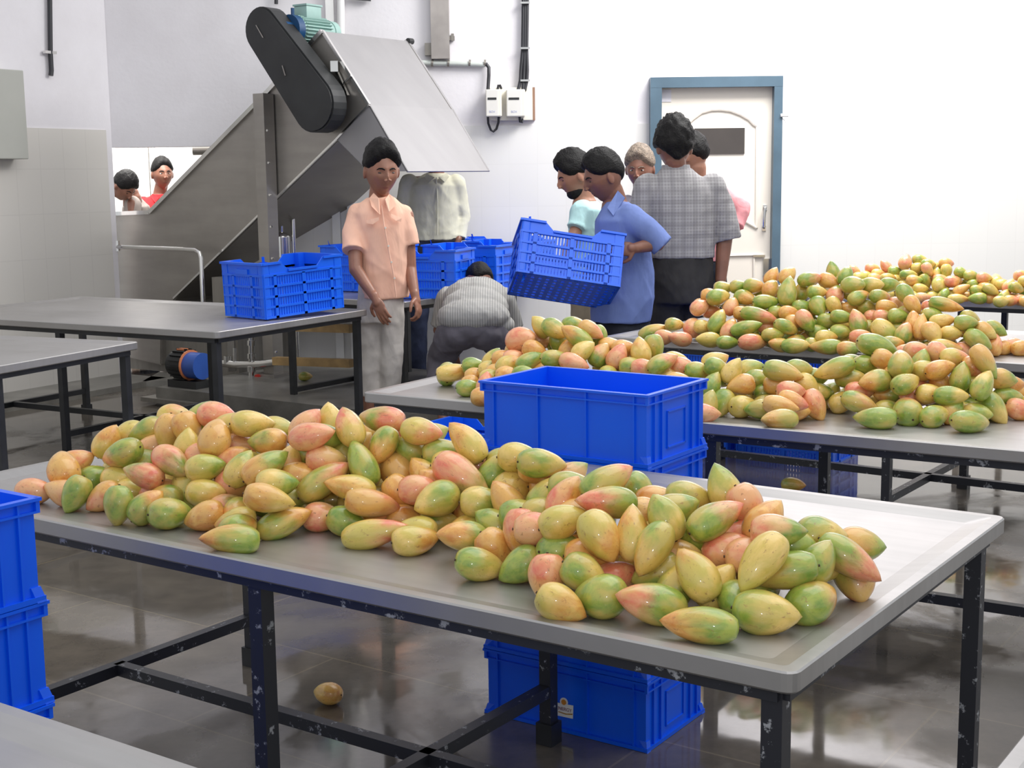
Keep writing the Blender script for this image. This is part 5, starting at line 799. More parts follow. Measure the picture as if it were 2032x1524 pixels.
for k, (y0, y1, lb) in enumerate((((648, 636, 'upper yellowish wooden plank seen under the empty steel table')), ((716, 700, 'lower yellowish wooden plank seen under the empty steel table')))):
    a, c = C_(545, y0, -.25), C_(697, y1, -.25); c.z = a.z + (c.z - a.z) * .3
    b = MB(); b.bar(a, c, .05, .055); tag(b.build('wooden_plank', M['wood']), lb, 'plank', 'planks beneath the conveyor')
b = MB(); a = at(640, 690, 10.3); b.box((a.x, 10.3, .62), (.9, .04, .34)); b.box((a.x - .17, 10.27, .62), (.03, .02, .36)); b.box((a.x, 10.27, .5), (.9, .02, .03)); pn = tag(b.build('equipment_panel', M['white']), 'white paint-streaked metal panel behind the two planks', 'panel')
b = MB(); b.box((a.x - .33, 10.27, .63), (.28, .015, .05)); b.build('rust_streak', M['boardside'], pn)
b = MB(); b.tube([(a.x - .02, 10.275, .68), (a.x - .02, 10.26, .68)], .035, 14); b.build('blue_cap', M['motor_blue'], pn)

# ------------------------------------------------------------------ things on the walls
def W_(x, y, d=0.0): return at(x, y, YB - d)
b = MB(); b.tube([W_(100, -30, .1), W_(100, 60, .1)], .014, 8)
lw = lambda x, y, d=.03: (lambda r_: CAM + r_ * (((K + WN * d) - CAM).dot(WN) / r_.dot(WN)))(ray(x, y))
b = MB(); b.tube([lw(98, -60), lw(99, 20), lw(100, 104), lw(102, 140), lw(101, 150)], .017, 10); pc = b.build('drop_cable', M['cable'], None, 1); tag(pc, 'thick black cable hanging down the wall at the upper left', 'cable')
b = MB(); b.box(lw(99, 104), (.10, .03, .02), WD, WN); b.build('saddle_clip', M['chrome'], pc)
b = MB(); c = (lw(-40, 130, .08) + lw(34, 142, .08) + lw(40, 316, .08) + lw(-40, 320, .08)) / 4
p1_, p2_ = lw(39, 316, .08), lw(34, 141, .08); w_ = .5; hh = p2_.z - p1_.z
b.box((p1_ + p2_) / 2 + WD * (w_ / 2), (w_, .16, hh), WD, WN, bev=.006); tag(b.build('distribution_panel', M['panelgrey']), 'grey metal wall panel cut off by the left edge', 'panel')
b = MB(); b.box((W_(873, 40, .04).x, YB - .04, (W_(873, 118).z + 3.3) / 2), ((W_(891, 60).x - W_(855, 60).x), .06, 3.3 - W_(873, 118).z)); ch = tag(b.build('steel_channel', M['channel']), 'wide galvanised steel channel coming down the wall above the hood', 'channel')
b = MB(); b.box(W_(850, 98, .03), (.05, .05, .09)); b.box(W_(894, 76, .03), (.06, .04, .03)); b.box(W_(898, 74, .03), (.02, .05, .05)); b.build('fixing_bracket', M['steel_dark'], ch)
b = MB(); b.tube([W_(820, 124, .03), W_(962, 128, .03)], .020, 12); cd_ = b.build('conduit_pipe', M['pvc'], None, 1); tag(cd_, 'pale green-grey horizontal conduit right of the hood', 'conduit')
b = MB()
for x in (858, 890, 932, 962): b.tube([W_(x - 2, 125, .03), W_(x + 2, 125.4, .03)], .026, 12)
b.build('conduit_clip', M['steel_dark'], cd_)
b = MB(); b.tube([W_(964, 126, .03), W_(970, 134, .04), W_(970, 150, .04), W_(968, 182, .06)], .013, 10); tag(b.build('supply_cable', M['cable'], None, 1), 'black cable dropping from the conduit into the left meter box', 'cable')
b = MB(); p0, p3 = W_(972, 175), W_(1057, 239); b.box(((p0.x + p3.x) / 2, YB - .03, (p0.z + p3.z) / 2), (p3.x - p0.x, .05, p0.z - p3.z), bev=.004)
bd = tag(b.build('mounting_board', M['ivory']), 'cream mounting board carrying the two white switch boxes', 'board')
b = MB(); b.box((W_(1059, 200).x, YB - .028, (p0.z + p3.z) / 2), (.018, .05, p0.z - p3.z)); b.build('board_edge', M['boardside'], bd)
for k, (xa, xb, lb) in enumerate(((964, 1000, 'left of two white switch boxes on the cream board'), (1004, 1046, 'right of two white switch boxes on the cream board'))):
    q0, q1 = W_(xa, 179, .05), W_(xb - 4, 232, .05)
    t = thing('switch_box', lb, 'switch box', ((q0.x + q1.x) / 2, YB - .055, q1.z), 'white switch boxes')
    b = MB(); b.box(((q0.x + q1.x) / 2, YB - .10, (q0.z + q1.z) / 2), (q1.x - q0.x, .09, q0.z - q1.z), bev=.008); b.build('housing', M['ivory'], t)
    b = MB(); b.box(((q0.x + q1.x) / 2 - .012, YB - .147, (q0.z + q1.z) / 2), ((q1.x - q0.x) * .72, .006, (q0.z - q1.z) * .95)); b.build('cover', M['ivory2'], t)
    b = MB(); b.box(((q0.x + q1.x) / 2 - .012, YB - .151, q0.z - .068), ((q1.x - q0.x) * .55, .004, .016)); b.build('switch_window', M['guard'], t)
    text('BCH', .022, Vector(((q0.x + q1.x) / 2 - .012, YB - .1515, q1.z + .035)), (1, 0, 0), Z, simple('faint_blue_print', (.40, .42, .60), .5), 'box_marking', t)
for pts_, lb_ in (([W_(968, 230, .07), W_(969, 245, .06), W_(974, 258, .05), W_(979, 261, .05), W_(985, 256, .05), W_(989, 243, .06), W_(990, 230, .07)], 'long black cable loop hanging below the left switch box'),
    ([W_(1031, 230, .06), W_(1032, 242, .06), W_(1036, 243, .06), W_(1037, 236, .05)], 'short black cable hook below the right switch box'), ([W_(987, 180, .06), W_(989, 169, .06), W_(992, 169, .06), W_(995, 176, .05)], 'small black cable arch above the left switch box')):
    b = MB(); b.tube(pts_, .009, 8); tag(b.build('cable_loop', M['cable'], None, 1), lb_, 'cable', 'cable loops of the switch boxes')
b = MB()
for o, xe in ((-4, 1028), (0, 1038), (4, 1041)):
    b.tube([W_(1043 + o, -40, .04), W_(1042 + o, 40, .04), W_(1041 + o, 100, .04), W_(1040 + o * 1.6, 140, .045), W_(1039 + o * 1.6, 160, .05), W_(xe, 180, .06)], .013, 8)
cb_ = b.build('cable_bundle', M['cable'], None, 1); tag(cb_, 'thick bundle of black cables running down to the right switch box', 'cables')
b = MB()
for y in (6, 96, 160): b.box(W_(1042, y, .05), (.07, .05, .014))
b.build('saddle_clip', M['chrome'], cb_)
b = MB(); b.tube([W_(548, -30, .03), W_(548, 8, .03)], .014, 8); tag(b.build('cable_end', M['cable'], None, 1), 'short black cable end at the top edge above the guard', 'cable')
b = MB(); b.tube([W_(676, -40, .04), W_(677, 130, .04)], .028, 12); tag(b.build('white_pipe', M['white'], None, 1), 'white vertical pipe on the wall behind the motor', 'pipe')
b = MB(); b.box((W_(664, 300).x, YB - .02, 2.2), (.06, .05, 4.4)); b.box((W_(672, 450).x + .10, YB - .03, .9), (.05, .05, 1.6)); tag(b.build('wall_conduit', M['white']), 'white vertical wall duct behind the conveyor head', 'duct')
b = MB(); b.bar(W_(690, -6, .04), W_(736, -2, .04), .03); tag(b.build('wall_bracket', M['cable']), 'black bracket at the top edge above the hood', 'bracket')
b = MB(); q = at(396, 299, 10.9); b.tube([q - Vector((.05, 0, 0)), q + Vector((.3, 0, 0))], .035, 14); tag(b.build('roller_pipe', M['steel_dark'], None, 1), 'dull round pipe end beside the conveyor in the wall opening', 'pipe')
# ------------------------------------------------------------------ people
def remeshed(mb, voxel, smooth, name, wrinkle=0.0, seed=0, wscale=9.0):
    me = mb.mesh(name + '_raw'); o = bpy.data.objects.new('tmp', me); COL.objects.link(o)
    r = o.modifiers.new('r', 'REMESH'); r.mode = 'VOXEL'; r.voxel_size = voxel; r.use_smooth_shade = True
    if smooth: s_ = o.modifiers.new('s', 'SMOOTH'); s_.factor = .5; s_.iterations = smooth
    bpy.context.view_layer.update()
    m2 = bpy.data.meshes.new_from_object(o.evaluated_get(bpy.context.evaluated_depsgraph_get())); m2.name = name
    bpy.data.objects.remove(o); bpy.data.meshes.remove(me)
    if wrinkle:
        n = len(m2.vertices); co = np.empty(n * 3); no = np.empty(n * 3); m2.vertices.foreach_get('co', co); m2.vertices.foreach_get('normal', no)
        co = co.reshape(-1, 3); no = no.reshape(-1, 3); d = np.zeros(n); rg = np.random.default_rng(seed)
        for k in range(9):                      # sum of crossing folds, mostly diagonal and hanging
            v = rg.normal(size=3) * np.array([1, 1, .55]); v *= wscale * rg.uniform(.7, 2.6) / np.linalg.norm(v)
            ph = co @ v + rg.uniform(0, 6) + 1.6 * np.sin(co @ (rg.normal(size=3) * 5) + rg.uniform(0, 6))
            d += (1 - np.abs(np.sin(ph))) ** 2.2 * rg.uniform(.4, 1)
        co += no * ((d / 9 - .2) * wrinkle)[:, None]; m2.vertices.foreach_set('co', co.ravel())
    m2.polygons.foreach_set('use_smooth', [True] * len(m2.polygons)); return m2
def head_frame(c, yaw, pitch, roll):
    return Matrix.Translation(c) @ Matrix.Rotation(yaw, 4, 'Z') @ Matrix.Rotation(pitch, 4, 'X') @ Matrix.Rotation(roll, 4, 'Y')
def head_pt(d, s=1.0):
    """surface of a head of height 1 centred between crown and chin, face towards -y"""
    x, y, z = d
    rx, ry, rz = .335, .41, .50
    t = max(0, -z); jaw = 1 - .34 * t ** 1.3
    px, py, pz = x * rx * jaw, y * ry * (1 - .10 * t), z * rz
    if y > 0: py -= .20 * t * y * .9                   # nape
    if z > .0: py += .03 * z
    front = max(0, -y)
    g = lambda cx, cz, sx, sz: math.exp(-((x - cx) / sx) ** 2 - ((z - cz) / sz) ** 2) * (front > 0)
    n = g(0, -.10, .10, .17) * (.085 if z > -.22 else .085)
    n *= 1.0 if z < .25 else 0
    py -= n + g(0, .08, .07, .16) * .03
    py += (g(.34, .10, .17, .12) + g(-.34, .10, .17, .12)) * .035
    py -= g(0, .30, .45, .10) * .016
    py -= g(0, -.47, .20, .06) * .028 + g(0, -.58, .17, .05) * .026
    py += g(0, -.525, .22, .025) * .014
    py -= g(0, -.86, .24, .14) * .045
    px += (g(.62, -.12, .2, .2) - g(-.62, -.12, .2, .2)) * .02
    return Vector((px, py, pz)) * s
def add_head(mb, Fm, s):
    n0 = len(mb.bm.verts)
    R_ = 40; C2 = 48; rings = []
    for i in range(1, R_):
        th = math.pi * i / R_; ring = []
        for k in range(C2):
            ph = 2 * math.pi * k / C2
            ring.append(mb.bm.verts.new(Fm @ head_pt((math.sin(th) * math.cos(ph), math.sin(th) * math.sin(ph), math.cos(th)), s)))
        rings.append(ring)
    a = mb.bm.verts.new(Fm @ head_pt((0, 0, 1), s)); b_ = mb.bm.verts.new(Fm @ head_pt((0, 0, -1), s))
    for p, q in zip(rings[:-1], rings[1:]):
        for k in range(C2): mb.bm.faces.new([p[k], p[(k + 1) % C2], q[(k + 1) % C2], q[k]])
    for k in range(C2): mb.bm.faces.new([rings[0][(k + 1) % C2], rings[0][k], a]); mb.bm.faces.new([rings[-1][k], rings[-1][(k + 1) % C2], b_])
    R3 = Fm.to_3x3()
    for sx in (-1, 1):
        mb.ball(Fm @ Vector((sx * .345 * s, .03 * s, -.03 * s)), (.035 * s, .075 * s, .13 * s), R3 @ Matrix.Rotation(sx * .35, 3, 'Z'))
        mb.ball(Fm @ Vector((sx * .05 * s, -.455 * s, -.085 * s)), (.035 * s, .035 * s, .028 * s), R3)
def hair_mesh(name, Fm, s, style, seed, mat, parent):
    """shell over the scalp: hairline by direction, uneven thickness"""
    hl_front, hl_side, hl_back, thick, top = style
    bm = bmesh.new(); R_ = 44; C2 = 56; rings = []
    def pt(th, ph):
        d = Vector((math.sin(th) * math.cos(ph), math.sin(th) * math.sin(ph), math.cos(th)))
        f = max(0, -d.y); bk = max(0, d.y); sd = abs(d.x)
        w_ = f * f + bk * bk + sd * sd + 1e-6
        line = (f * f * hl_front + bk * bk * hl_back + sd * sd * hl_side) / w_
        line += .05 * noise.noise(d * 5 + Vector((seed, 0, 0)))
        m = max(0, min(1, (d.z - line) / .26 + .3)); m = m * m * (3 - 2 * m)
        nn = noise.noise(d * 4.0 + Vector((seed * 3, 1, 2))) * .35 + noise.noise(d * 11 + Vector((seed, 5, 2))) * .30
        th_ = thick * (1 + nn) + top * max(0, d.z) * (1 + .6 * f)
        p = head_pt(d, 1.0); rr = (1 + (th_ / .42) * m - .16 * (1 - m))
        return Fm @ (p * rr * s)
    for i in range(1, R_):
        rings.append([bm.verts.new(pt(math.pi * i / R_, 2 * math.pi * k / C2)) for k in range(C2)])
    a = bm.verts.new(pt(0.001, 0)); b_ = bm.verts.new(pt(math.pi - .001, 0))
    for p, q in zip(rings[:-1], rings[1:]):
        for k in range(C2): bm.faces.new([p[k], p[(k + 1) % C2], q[(k + 1) % C2], q[k]])
    for k in range(C2): bm.faces.new([rings[0][(k + 1) % C2], rings[0][k], a]); bm.faces.new([rings[-1][k], rings[-1][(k + 1) % C2], b_])
    bmesh.ops.recalc_face_normals(bm, faces=bm.faces[:])
    me = bpy.data.meshes.new(name); bm.to_mesh(me); bm.free(); me.materials.append(mat)
    me.polygons.foreach_set('use_smooth', [True] * len(me.polygons)); return link(name, me, parent)
def surf(x, z):
    y = -math.sqrt(max(0, 1 - x * x - z * z)); return head_pt((x, y, z))
def features(Fm, s, parent, hairm, moust=False, beard=False, down=False):
    R3 = Fm.to_3x3()
    for sx in (-1, 1):
        p = surf(sx * .36, .09); b = MB(); b.ball(Fm @ ((p + Vector((0, .022, 0))) * s), (.062 * s, .035 * s, (.018 if down else .028) * s), R3, 14, 8)
        e_ = b.build('eye', M['eyedark'] if down else M['eyewhite'], parent, 1)
        if not down:
            b = MB(); b.ball(Fm @ ((p + Vector((0, -.004, 0))) * s), (.024 * s, .014 * s, .024 * s), R3, 12, 8); b.build('iris', M['eyedark'], e_, 1)
        b = MB(); q = [Fm @ ((surf(sx * x, z) + Vector((0, .006, 0))) * s) for x, z in ((.14, .23), (.30, .275), (.46, .265), (.58, .20))]
        b.tube(q, [.013 * s, .018 * s, .015 * s, .008 * s], 8); b.build('eyebrow', hairm, parent, 1)
    q = [Fm @ ((surf(x, z) + Vector((0, .010, 0))) * s) for x, z in ((-.22, -.50), (-.1, -.515), (0, -.52), (.1, -.515), (.22, -.50))]
    b = MB(); b.tube(q, [.008 * s, .020 * s, .024 * s, .020 * s, .008 * s], 8); b.build('mouth', M['lips'], parent, 1)
    if moust:
        q = [Fm @ ((surf(x, z) + Vector((0, .004, 0))) * s) for x, z in ((-.30, -.44), (-.15, -.37), (0, -.35), (.15, -.37), (.30, -.44))]
        b = MB(); b.tube(q, [.012 * s, .030 * s, .030 * s, .030 * s, .012 * s], 8); b.build('moustache', hairm, parent, 1)
    if beard:
        b = MB(); b.ball(Fm @ Vector((0, -.10 * s, -.33 * s)), (.235 * s, .27 * s, .175 * s), R3); b.build('beard', hairm, parent, 1)
def hand(mb, wr, d, n, side, curl=.35, sc=1.0):
    """palm + five fingers: d towards fingertips, n out of the back of the hand, side = thumb side"""
    d = Vector(d).normalized(); n = (Vector(n) - d * Vector(n).dot(d)).normalized(); a = d.cross(n).normalized() * side
    R3 = Matrix((a, d, n)).transposed()
    mb.ball(wr + d * .052 * sc, (.040 * sc, .055 * sc, .0155 * sc), R3)
    mb.chain([wr - d * .02, wr + d * .03 * sc], [.026 * sc, .026 * sc], 12)
    for off, ln, ba in ((.029, .070, .088), (.0098, .078, .094), (-.0098, .073, .092), (-.029, .058, .084)):
        p = wr + d * (ba * sc) + a * (off * sc); pts = [wr + d * .05 * sc + a * off * .8 * sc, p]; t = curl * .6; fan = a * (off * 3)
        for f in (.46, .31, .23):
            dd = (d * math.cos(t) - n * math.sin(t) + fan * .25).normalized(); p = p + dd * (ln * f * sc); pts.append(p); t += curl * (.9 + off * -4)
        mb.chain(pts, [.0105 * sc, .0095 * sc, .0088 * sc, .0082 * sc, .0068 * sc], 10)
    p0 = wr + d * .022 * sc + a * .022 * sc; p1 = p0 + (d * .45 + a * .8 - n * .2).normalized() * .038 * sc; p2 = p1 + (d * .85 + a * .35 - n * .3).normalized() * .030 * sc; p3 = p2 + (d * .95 - n * .35).normalized() * .022 * sc
    mb.chain([p0, p1, p2, p3], [.014 * sc, .0115 * sc, .010 * sc, .008 * sc], 10)
def person(Y, label, head, neck, skin, arms, shirt, trousers, shoe=None, vox=.006, seed=1, extra=None, coll=None):
    P = lambda q: at(q[0], q[1], Y + q[2])
    hx_, hy_, hd, s, yaw, pitch, roll = head['at']; hc_ = at(hx_, hy_, Y + hd)
    root_xy = at(*head.get('root', (hx_, hy_)), Y)
    t = thing('person', label, 'person', (root_xy.x, Y, 0))
    Fm = head_frame(hc_, math.radians(yaw), math.radians(pitch), math.radians(roll))
    # continuous body
    b = MB(); add_head(b, Fm, s)
    nb = P(neck); b.chain([Fm @ Vector((0, .06 * s, -.30 * s)), nb, nb - Z * .06], [.058, .060, .075])
    pel = trousers['pelvis']; pv = P(pel)
    b.chain([nb - Z * .05, nb.lerp(pv, .5), pv], [.08, .09, .08])
    for a in arms:
        q = [P(p) for p in a['p']]
        b.chain([nb - Z * .06, q[0]], [.05, .045]); b.chain(q, a.get('r', [.046, .040, .026]), 14)
        if 'hand' in a:
            hd_, hn, sd, cu = a['hand']; hand(b, q[-1], hd_, hn, sd, cu, a.get('hs', 1.0))
    for lg in trousers['legs']:
        q = [P(p) for p in lg]; ft = q[-1]
        b.chain([pv] + q, [.08] + [.07, .05, .036][:len(q)] if len(q) == 3 else [.08] + [.06] * len(q))
        fd = trousers.get('toe', Vector((0, -1, 0)))
        if shoe is None:
            b.ball(Vector((ft.x, ft.y, .035)) + fd * .06, (.045, .045, .032)); b.chain([Vector((ft.x, ft.y, .05)), Vector((ft.x, ft.y, .035)) + fd * .14], [.038, .024]); b.chain([ft, Vector((ft.x, ft.y, .05))], [.036, .038])
            for k in range(5): b.chain([Vector((ft.x, ft.y, .028)) + fd * .13 + fd.cross(Z) * (.028 - .014 * k), Vector((ft.x, ft.y, .016)) + fd * (.185 - .008 * abs(k - 1)) + fd.cross(Z) * (.034 - .016 * k)], [.012, .0095], 8)
        else:
            b.chain([ft, Vector((ft.x, ft.y, .06))], [.036, .036])
    me = remeshed(b, vox, 1, 'skin'); me.materials.append(skin); link('skin', me, t)
    if shoe is not None:
        for lg in trousers['legs']:
            ft = P(lg[-1]); fd = trousers.get('toe', Vector((0, -1, 0))); sb_ = MB()
            sb_.chain([Vector((ft.x, ft.y, .055)) - fd * .03, Vector((ft.x, ft.y, .045)) + fd * .10, Vector((ft.x, ft.y, .04)) + fd * .17], [.05, .045, .038]); sb_.box(Vector((ft.x, ft.y, .012)) + fd * .07, (.28, .09, .022), fd, fd.cross(Z))
            sm_ = remeshed(sb_, .008, 2, 'shoe'); sm_.materials.append(shoe); link('shoe', sm_, t)
    hair_mesh('hair', Fm, s, head['style'], seed, head['hair'], t)
    features(Fm, s, t, head['hair'], head.get('moust'), head.get('beard'), head.get('down'))
    # trousers
    b = MB()
    if 'loft' in trousers: b.loft([(P(q), q[3], q[4], math.radians(q[5] if len(q) > 5 else 0)) for q in trousers['loft']])
    for c, r in trousers.get('balls', []): b.ball(P(c), r)
    for lg, rr in zip(trousers['tube'], trousers['rr']): b.cuffed([P(p) for p in lg], rr, 20)
    me = remeshed(b, .010, 4, 'trousers', .035, seed + 3, 11); me.materials.append(trousers['mat']); link('trousers', me, t)
    # shirt
    b = MB()
    if 'loft' in shirt: b.loft([(P(q), q[3], q[4], math.radians(q[5] if len(q) > 5 else 0)) for q in shirt['loft']])
    for c, r in shirt.get('balls', []): b.ball(P(c), r)
    for lg, rr in zip(shirt.get('tube', []), shirt.get('rr', [])): b.cuffed([P(p) for p in lg], rr, 20)
    me = remeshed(b, .009, 4, 'shirt', shirt.get('wr', .035), seed + 7, 9); me.materials.append(shirt['mat']); sh = link('shirt', me, t)
    if coll:
        for pts in coll:
            b = MB(); q = [P(p) for p in pts]; nn = (q[1] - q[0]).cross(q[2] - q[0]).normalized() * .006
            b.prism(q, nn); c_ = b.build('collar', shirt['mat'], sh)
    if extra: extra(t, sh, P)
    return t
ST_short = (.60, .08, -.42, .05, .06); ST_full = (.52, -.02, -.50, .085, .075); ST_big = (.55, -.06, -.62, .11, .08)
dn = Vector
# 1 peach shirt
def ex1(t, sh, P):
    b = MB(); q = [P(p) for p in ((757, 408, -.115), (763, 450, -.150), (772, 500, -.150), (781, 545, -.150), (786, 590, -.150))]
    b.tube(q, .005, 6); b.build('placket', M['peach'], sh)
    for y, x in ((452, 765), (488, 771), (520, 777), (552, 783)):
        b = MB(); p = P((x, y, -.158)); b.tube([p, p + dn((0, -.006, 0))], .0055, 10); b.build('button', M['ivory'], sh)
    for pts in (((727, 437, -.14), (752, 431, -.155), (752, 437, -.158), (740, 445, -.158), (728, 443, -.145)), ((776, 424, -.13), (797, 433, -.10), (796, 440, -.10), (786, 438, -.125), (776, 431, -.135))):
        b = MB(); q = [P(p) for p in pts]; b.prism(q, dn((0, -.006, 0))); b.build('pocket_flap', M['peach'], sh)
person(8.1, 'young man in peach short-sleeved shirt and pale grey trousers looking down, arms hanging',
    dict(at=(757, 340, -.03, .285, 22, 13, 0), style=(.66, .10, -.40, .055, .10), hair=M['hair'], down=True), (752, 392, .02), M['skin_face'],
    [dict(p=[(702, 430, 0), (706, 535, -.14), (745, 592, -.24)], hand=((.42, -.15, -1), (-.5, -1, .1), 1, .35)),
     dict(p=[(806, 428, .02), (813, 532, 0), (824, 588, -.10)], hand=((.25, -.25, -1), (.9, -.3, .2), 1, .8))],
    dict(mat=M['peach'], loft=[(762, 592, 0, .150, .125, 12), (763, 560, 0, .148, .125, 12), (762, 500, 0, .145, .125, 14), (758, 450, 0, .162, .125, 15), (756, 422, 0, .165, .11, 15), (755, 404, 0, .125, .09, 15), (754, 390, 0, .078, .08, 15)],
         tube=[[(712, 425, 0), (701, 460, -.05), (701, 488, -.10)], [(800, 424, .02), (809, 458, .0), (812, 476, 0)]], rr=[[.066, .066, .068], [.06, .056, .056]]),
    dict(mat=M['ltrous'], pelvis=(756, 590, 0), loft=[(756, 560, 0, .13, .10, 10), (755, 600, 0, .140, .115, 10), (755, 640, 0, .142, .115, 10)],
         legs=[[(735, 640, 0), (733, 725, .02), (734, 830, .03)], [(776, 640, 0), (775, 725, 0), (772, 830, .03)]],
         tube=[[(732, 625, 0), (730, 700, .0), (731, 770, .02)], [(777, 625, 0), (777, 700, -.01), (773, 775, .02)]], rr=[[.082, .075, .070], [.082, .075, .066]]),
    vox=.0045, seed=1, extra=ex1,
    coll=[[(741, 383, -.07), (751, 394, -.115), (753, 425, -.150), (737, 409, -.130), (733, 393, -.09)], [(771, 386, -.06), (763, 396, -.11), (771, 421, -.140), (785, 407, -.11), (780, 392, -.07)]])
# 2 cream shirt, head behind the hood
def ex2(t, sh, P):
    b = MB(); b.tube([P(p) for p in ((866, 352, -.10), (868, 400, -.135), (868, 466, -.135))], .005, 6); b.build('placket', M['cream'], sh)
    b = MB(); b.loft([(P((861, 472, 0)), .185, .12, 0), (P((861, 478, 0)), .185, .12, 0)]); b.build('belt', M['cable'], t)
person(10.2, 'person in cream long-sleeved shirt whose head is hidden by the steel hood',
    dict(at=(867, 302, 0, .25, 10, 10, 0), style=ST_short, hair=M['hair']), (866, 345, .02), M['skin'],
    [dict(p=[(806, 362, 0), (792, 430, .05), (812, 470, -.05)], hand=((.5, 0, -1), (0, -1, 0), 1, .5)), dict(p=[(908, 362, 0), (920, 430, .05), (908, 480, -.05)], hand=((-.3, -.2, -1), (0, -1, 0), -1, .5))],
    dict(mat=M['cream'], loft=[(861, 476, 0, .185, .125), (861, 440, 0, .185, .13), (861, 400, 0, .185, .13), (861, 368, 0, .19, .12), (864, 352, 0, .13, .09), (866, 343, 0, .07, .07)],
         tube=[[(812, 364, 0), (797, 430, .05), (806, 462, .0)], [(905, 364, 0), (916, 430, .05), (912, 466, -.0)]], rr=[[.075, .068, .056], [.075, .068, .056]]),
    dict(mat=M['jeans'], pelvis=(860, 500, 0), loft=[(861, 474, 0, .175, .115), (861, 520, 0, .185, .12)],
         legs=[[(835, 560, 0), (828, 650, 0), (826, 742, 0)], [(888, 560, 0), (892, 650, 0), (895, 742, 0)]],
         tube=[[(836, 530, 0), (828, 640, -.02), (826, 752, 0)], [(886, 530, 0), (892, 640, 0), (895, 752, 0)]], rr=[[.095, .078, .078], [.095, .078, .07]]),
    shoe=M['jeans'], vox=.008, seed=2, extra=ex2, coll=[[(846, 344, -.07), (862, 352, -.11), (850, 362, -.12), (842, 352, -.09)], [(886, 344, -.07), (870, 352, -.11), (882, 362, -.12), (891, 351, -.09)]])
# 3 stooping man
person(8.0, 'stooping man seen from behind in a fine-striped grey shirt and slate trousers',
    dict(at=(950, 562, .66, .25, 180, 62, 0), style=ST_short, hair=M['hair'], root=(938, 600)), (948, 575, .52), M['skin'],
    [dict(p=[(885, 600, .42), (872, 655, .42), (895, 690, .30)], hand=((.2, -.1, -1), (0, -1, 0), 1, .5)), dict(p=[(1005, 600, .42), (1024, 660, .45), (1010, 720, .4)], hand=((0, 0, -1), (0, -1, 0), -1, .5))],
    dict(mat=M['stripe'], wr=.03, balls=[((940, 628, .0), (.215, .16, .11)), ((942, 612, .14), (.205, .19, .13)), ((944, 594, .30), (.20, .18, .135)), ((946, 590, .42), (.20, .14, .13)), ((895, 640, .05), (.09, .12, .07)), ((992, 645, .05), (.09, .12, .07))],
         tube=[[(890, 592, .40), (876, 640, .42)], [(1000, 592, .40), (1016, 640, .44)]], rr=[[.075, .065], [.075, .065]]),
    dict(mat=M['gtrous'], pelvis=(938, 655, .0), toe=Vector((0, 1, 0)), balls=[((938, 652, .0), (.20, .15, .10)), ((912, 662, .0), (.12, .14, .10)), ((966, 662, 0), (.12, .14, .10))],
         legs=[[(900, 668, .02), (872, 728, .2), (882, 838, .0)], [(978, 668, .02), (1008, 728, .2), (1004, 838, .0)]],
         tube=[[(900, 662, .0), (875, 712, .14), (872, 780, .03)], [(978, 662, .0), (1007, 712, .14), (1006, 780, .03)]], rr=[[.105, .085, .078], [.105, .085, .078]]),
    vox=.006, seed=3)
# 4 blue shirt with the crate
person(7.55, 'young man in a mid blue shirt facing left and holding a tilted blue crate',
    dict(at=(1199, 352, .0, .262, -78, 22, 0), style=(.60, .08, -.46, .05, .07), hair=M['hair'], down=True), (1221, 396, .02), M['skin'],
    [dict(p=[(1250, 436, -.12), (1304, 483, -.18), (1262, 492, -.24)], r=[.046, .042, .029], hand=((-1, -.1, -.08), (.25, -1, .3), -1, .75)),
     dict(p=[(1210, 430, .16), (1185, 520, .12), (1150, 570, .02)], hand=((-.9, 0, -.45), (0, .2, -1), 1, .5))],
    dict(mat=M['blueshirt'], loft=[(1232, 638, 0, .165, .17), (1236, 590, 0, .175, .17), (1238, 540, 0, .165, .155), (1234, 480, 0, .155, .18), (1234, 436, 0, .145, .195), (1230, 414, 0, .10, .15), (1224, 399, 0, .06, .075)],
         tube=[[(1250, 434, -.12), (1284, 458, -.18), (1306, 480, -.19)], [(1215, 432, .13), (1195, 500, .13)]], rr=[[.085, .074, .066], [.07, .06]]),
    dict(mat=M['dtrous'], pelvis=(1236, 620, 0), loft=[(1236, 600, 0, .14, .14), (1236, 660, 0, .155, .15)],
         legs=[[(1236, 690, -.09), (1228, 770, -.1), (1236, 865, -.09)], [(1236, 690, .09), (1222, 770, .09), (1230, 865, .09)]], toe=Vector((-1, 0, 0)),
         tube=[[(1236, 670, -.09), (1228, 770, -.1), (1236, 860, -.09)], [(1236, 670, .09), (1222, 770, .09), (1230, 860, .09)]], rr=[[.095, .08, .07], [.095, .08, .07]]),
    shoe=M['cable'], vox=.0045, seed=4, coll=[[(1226, 378, -.05), (1240, 392, -.10), (1217, 428, -.165), (1205, 412, -.13)]])
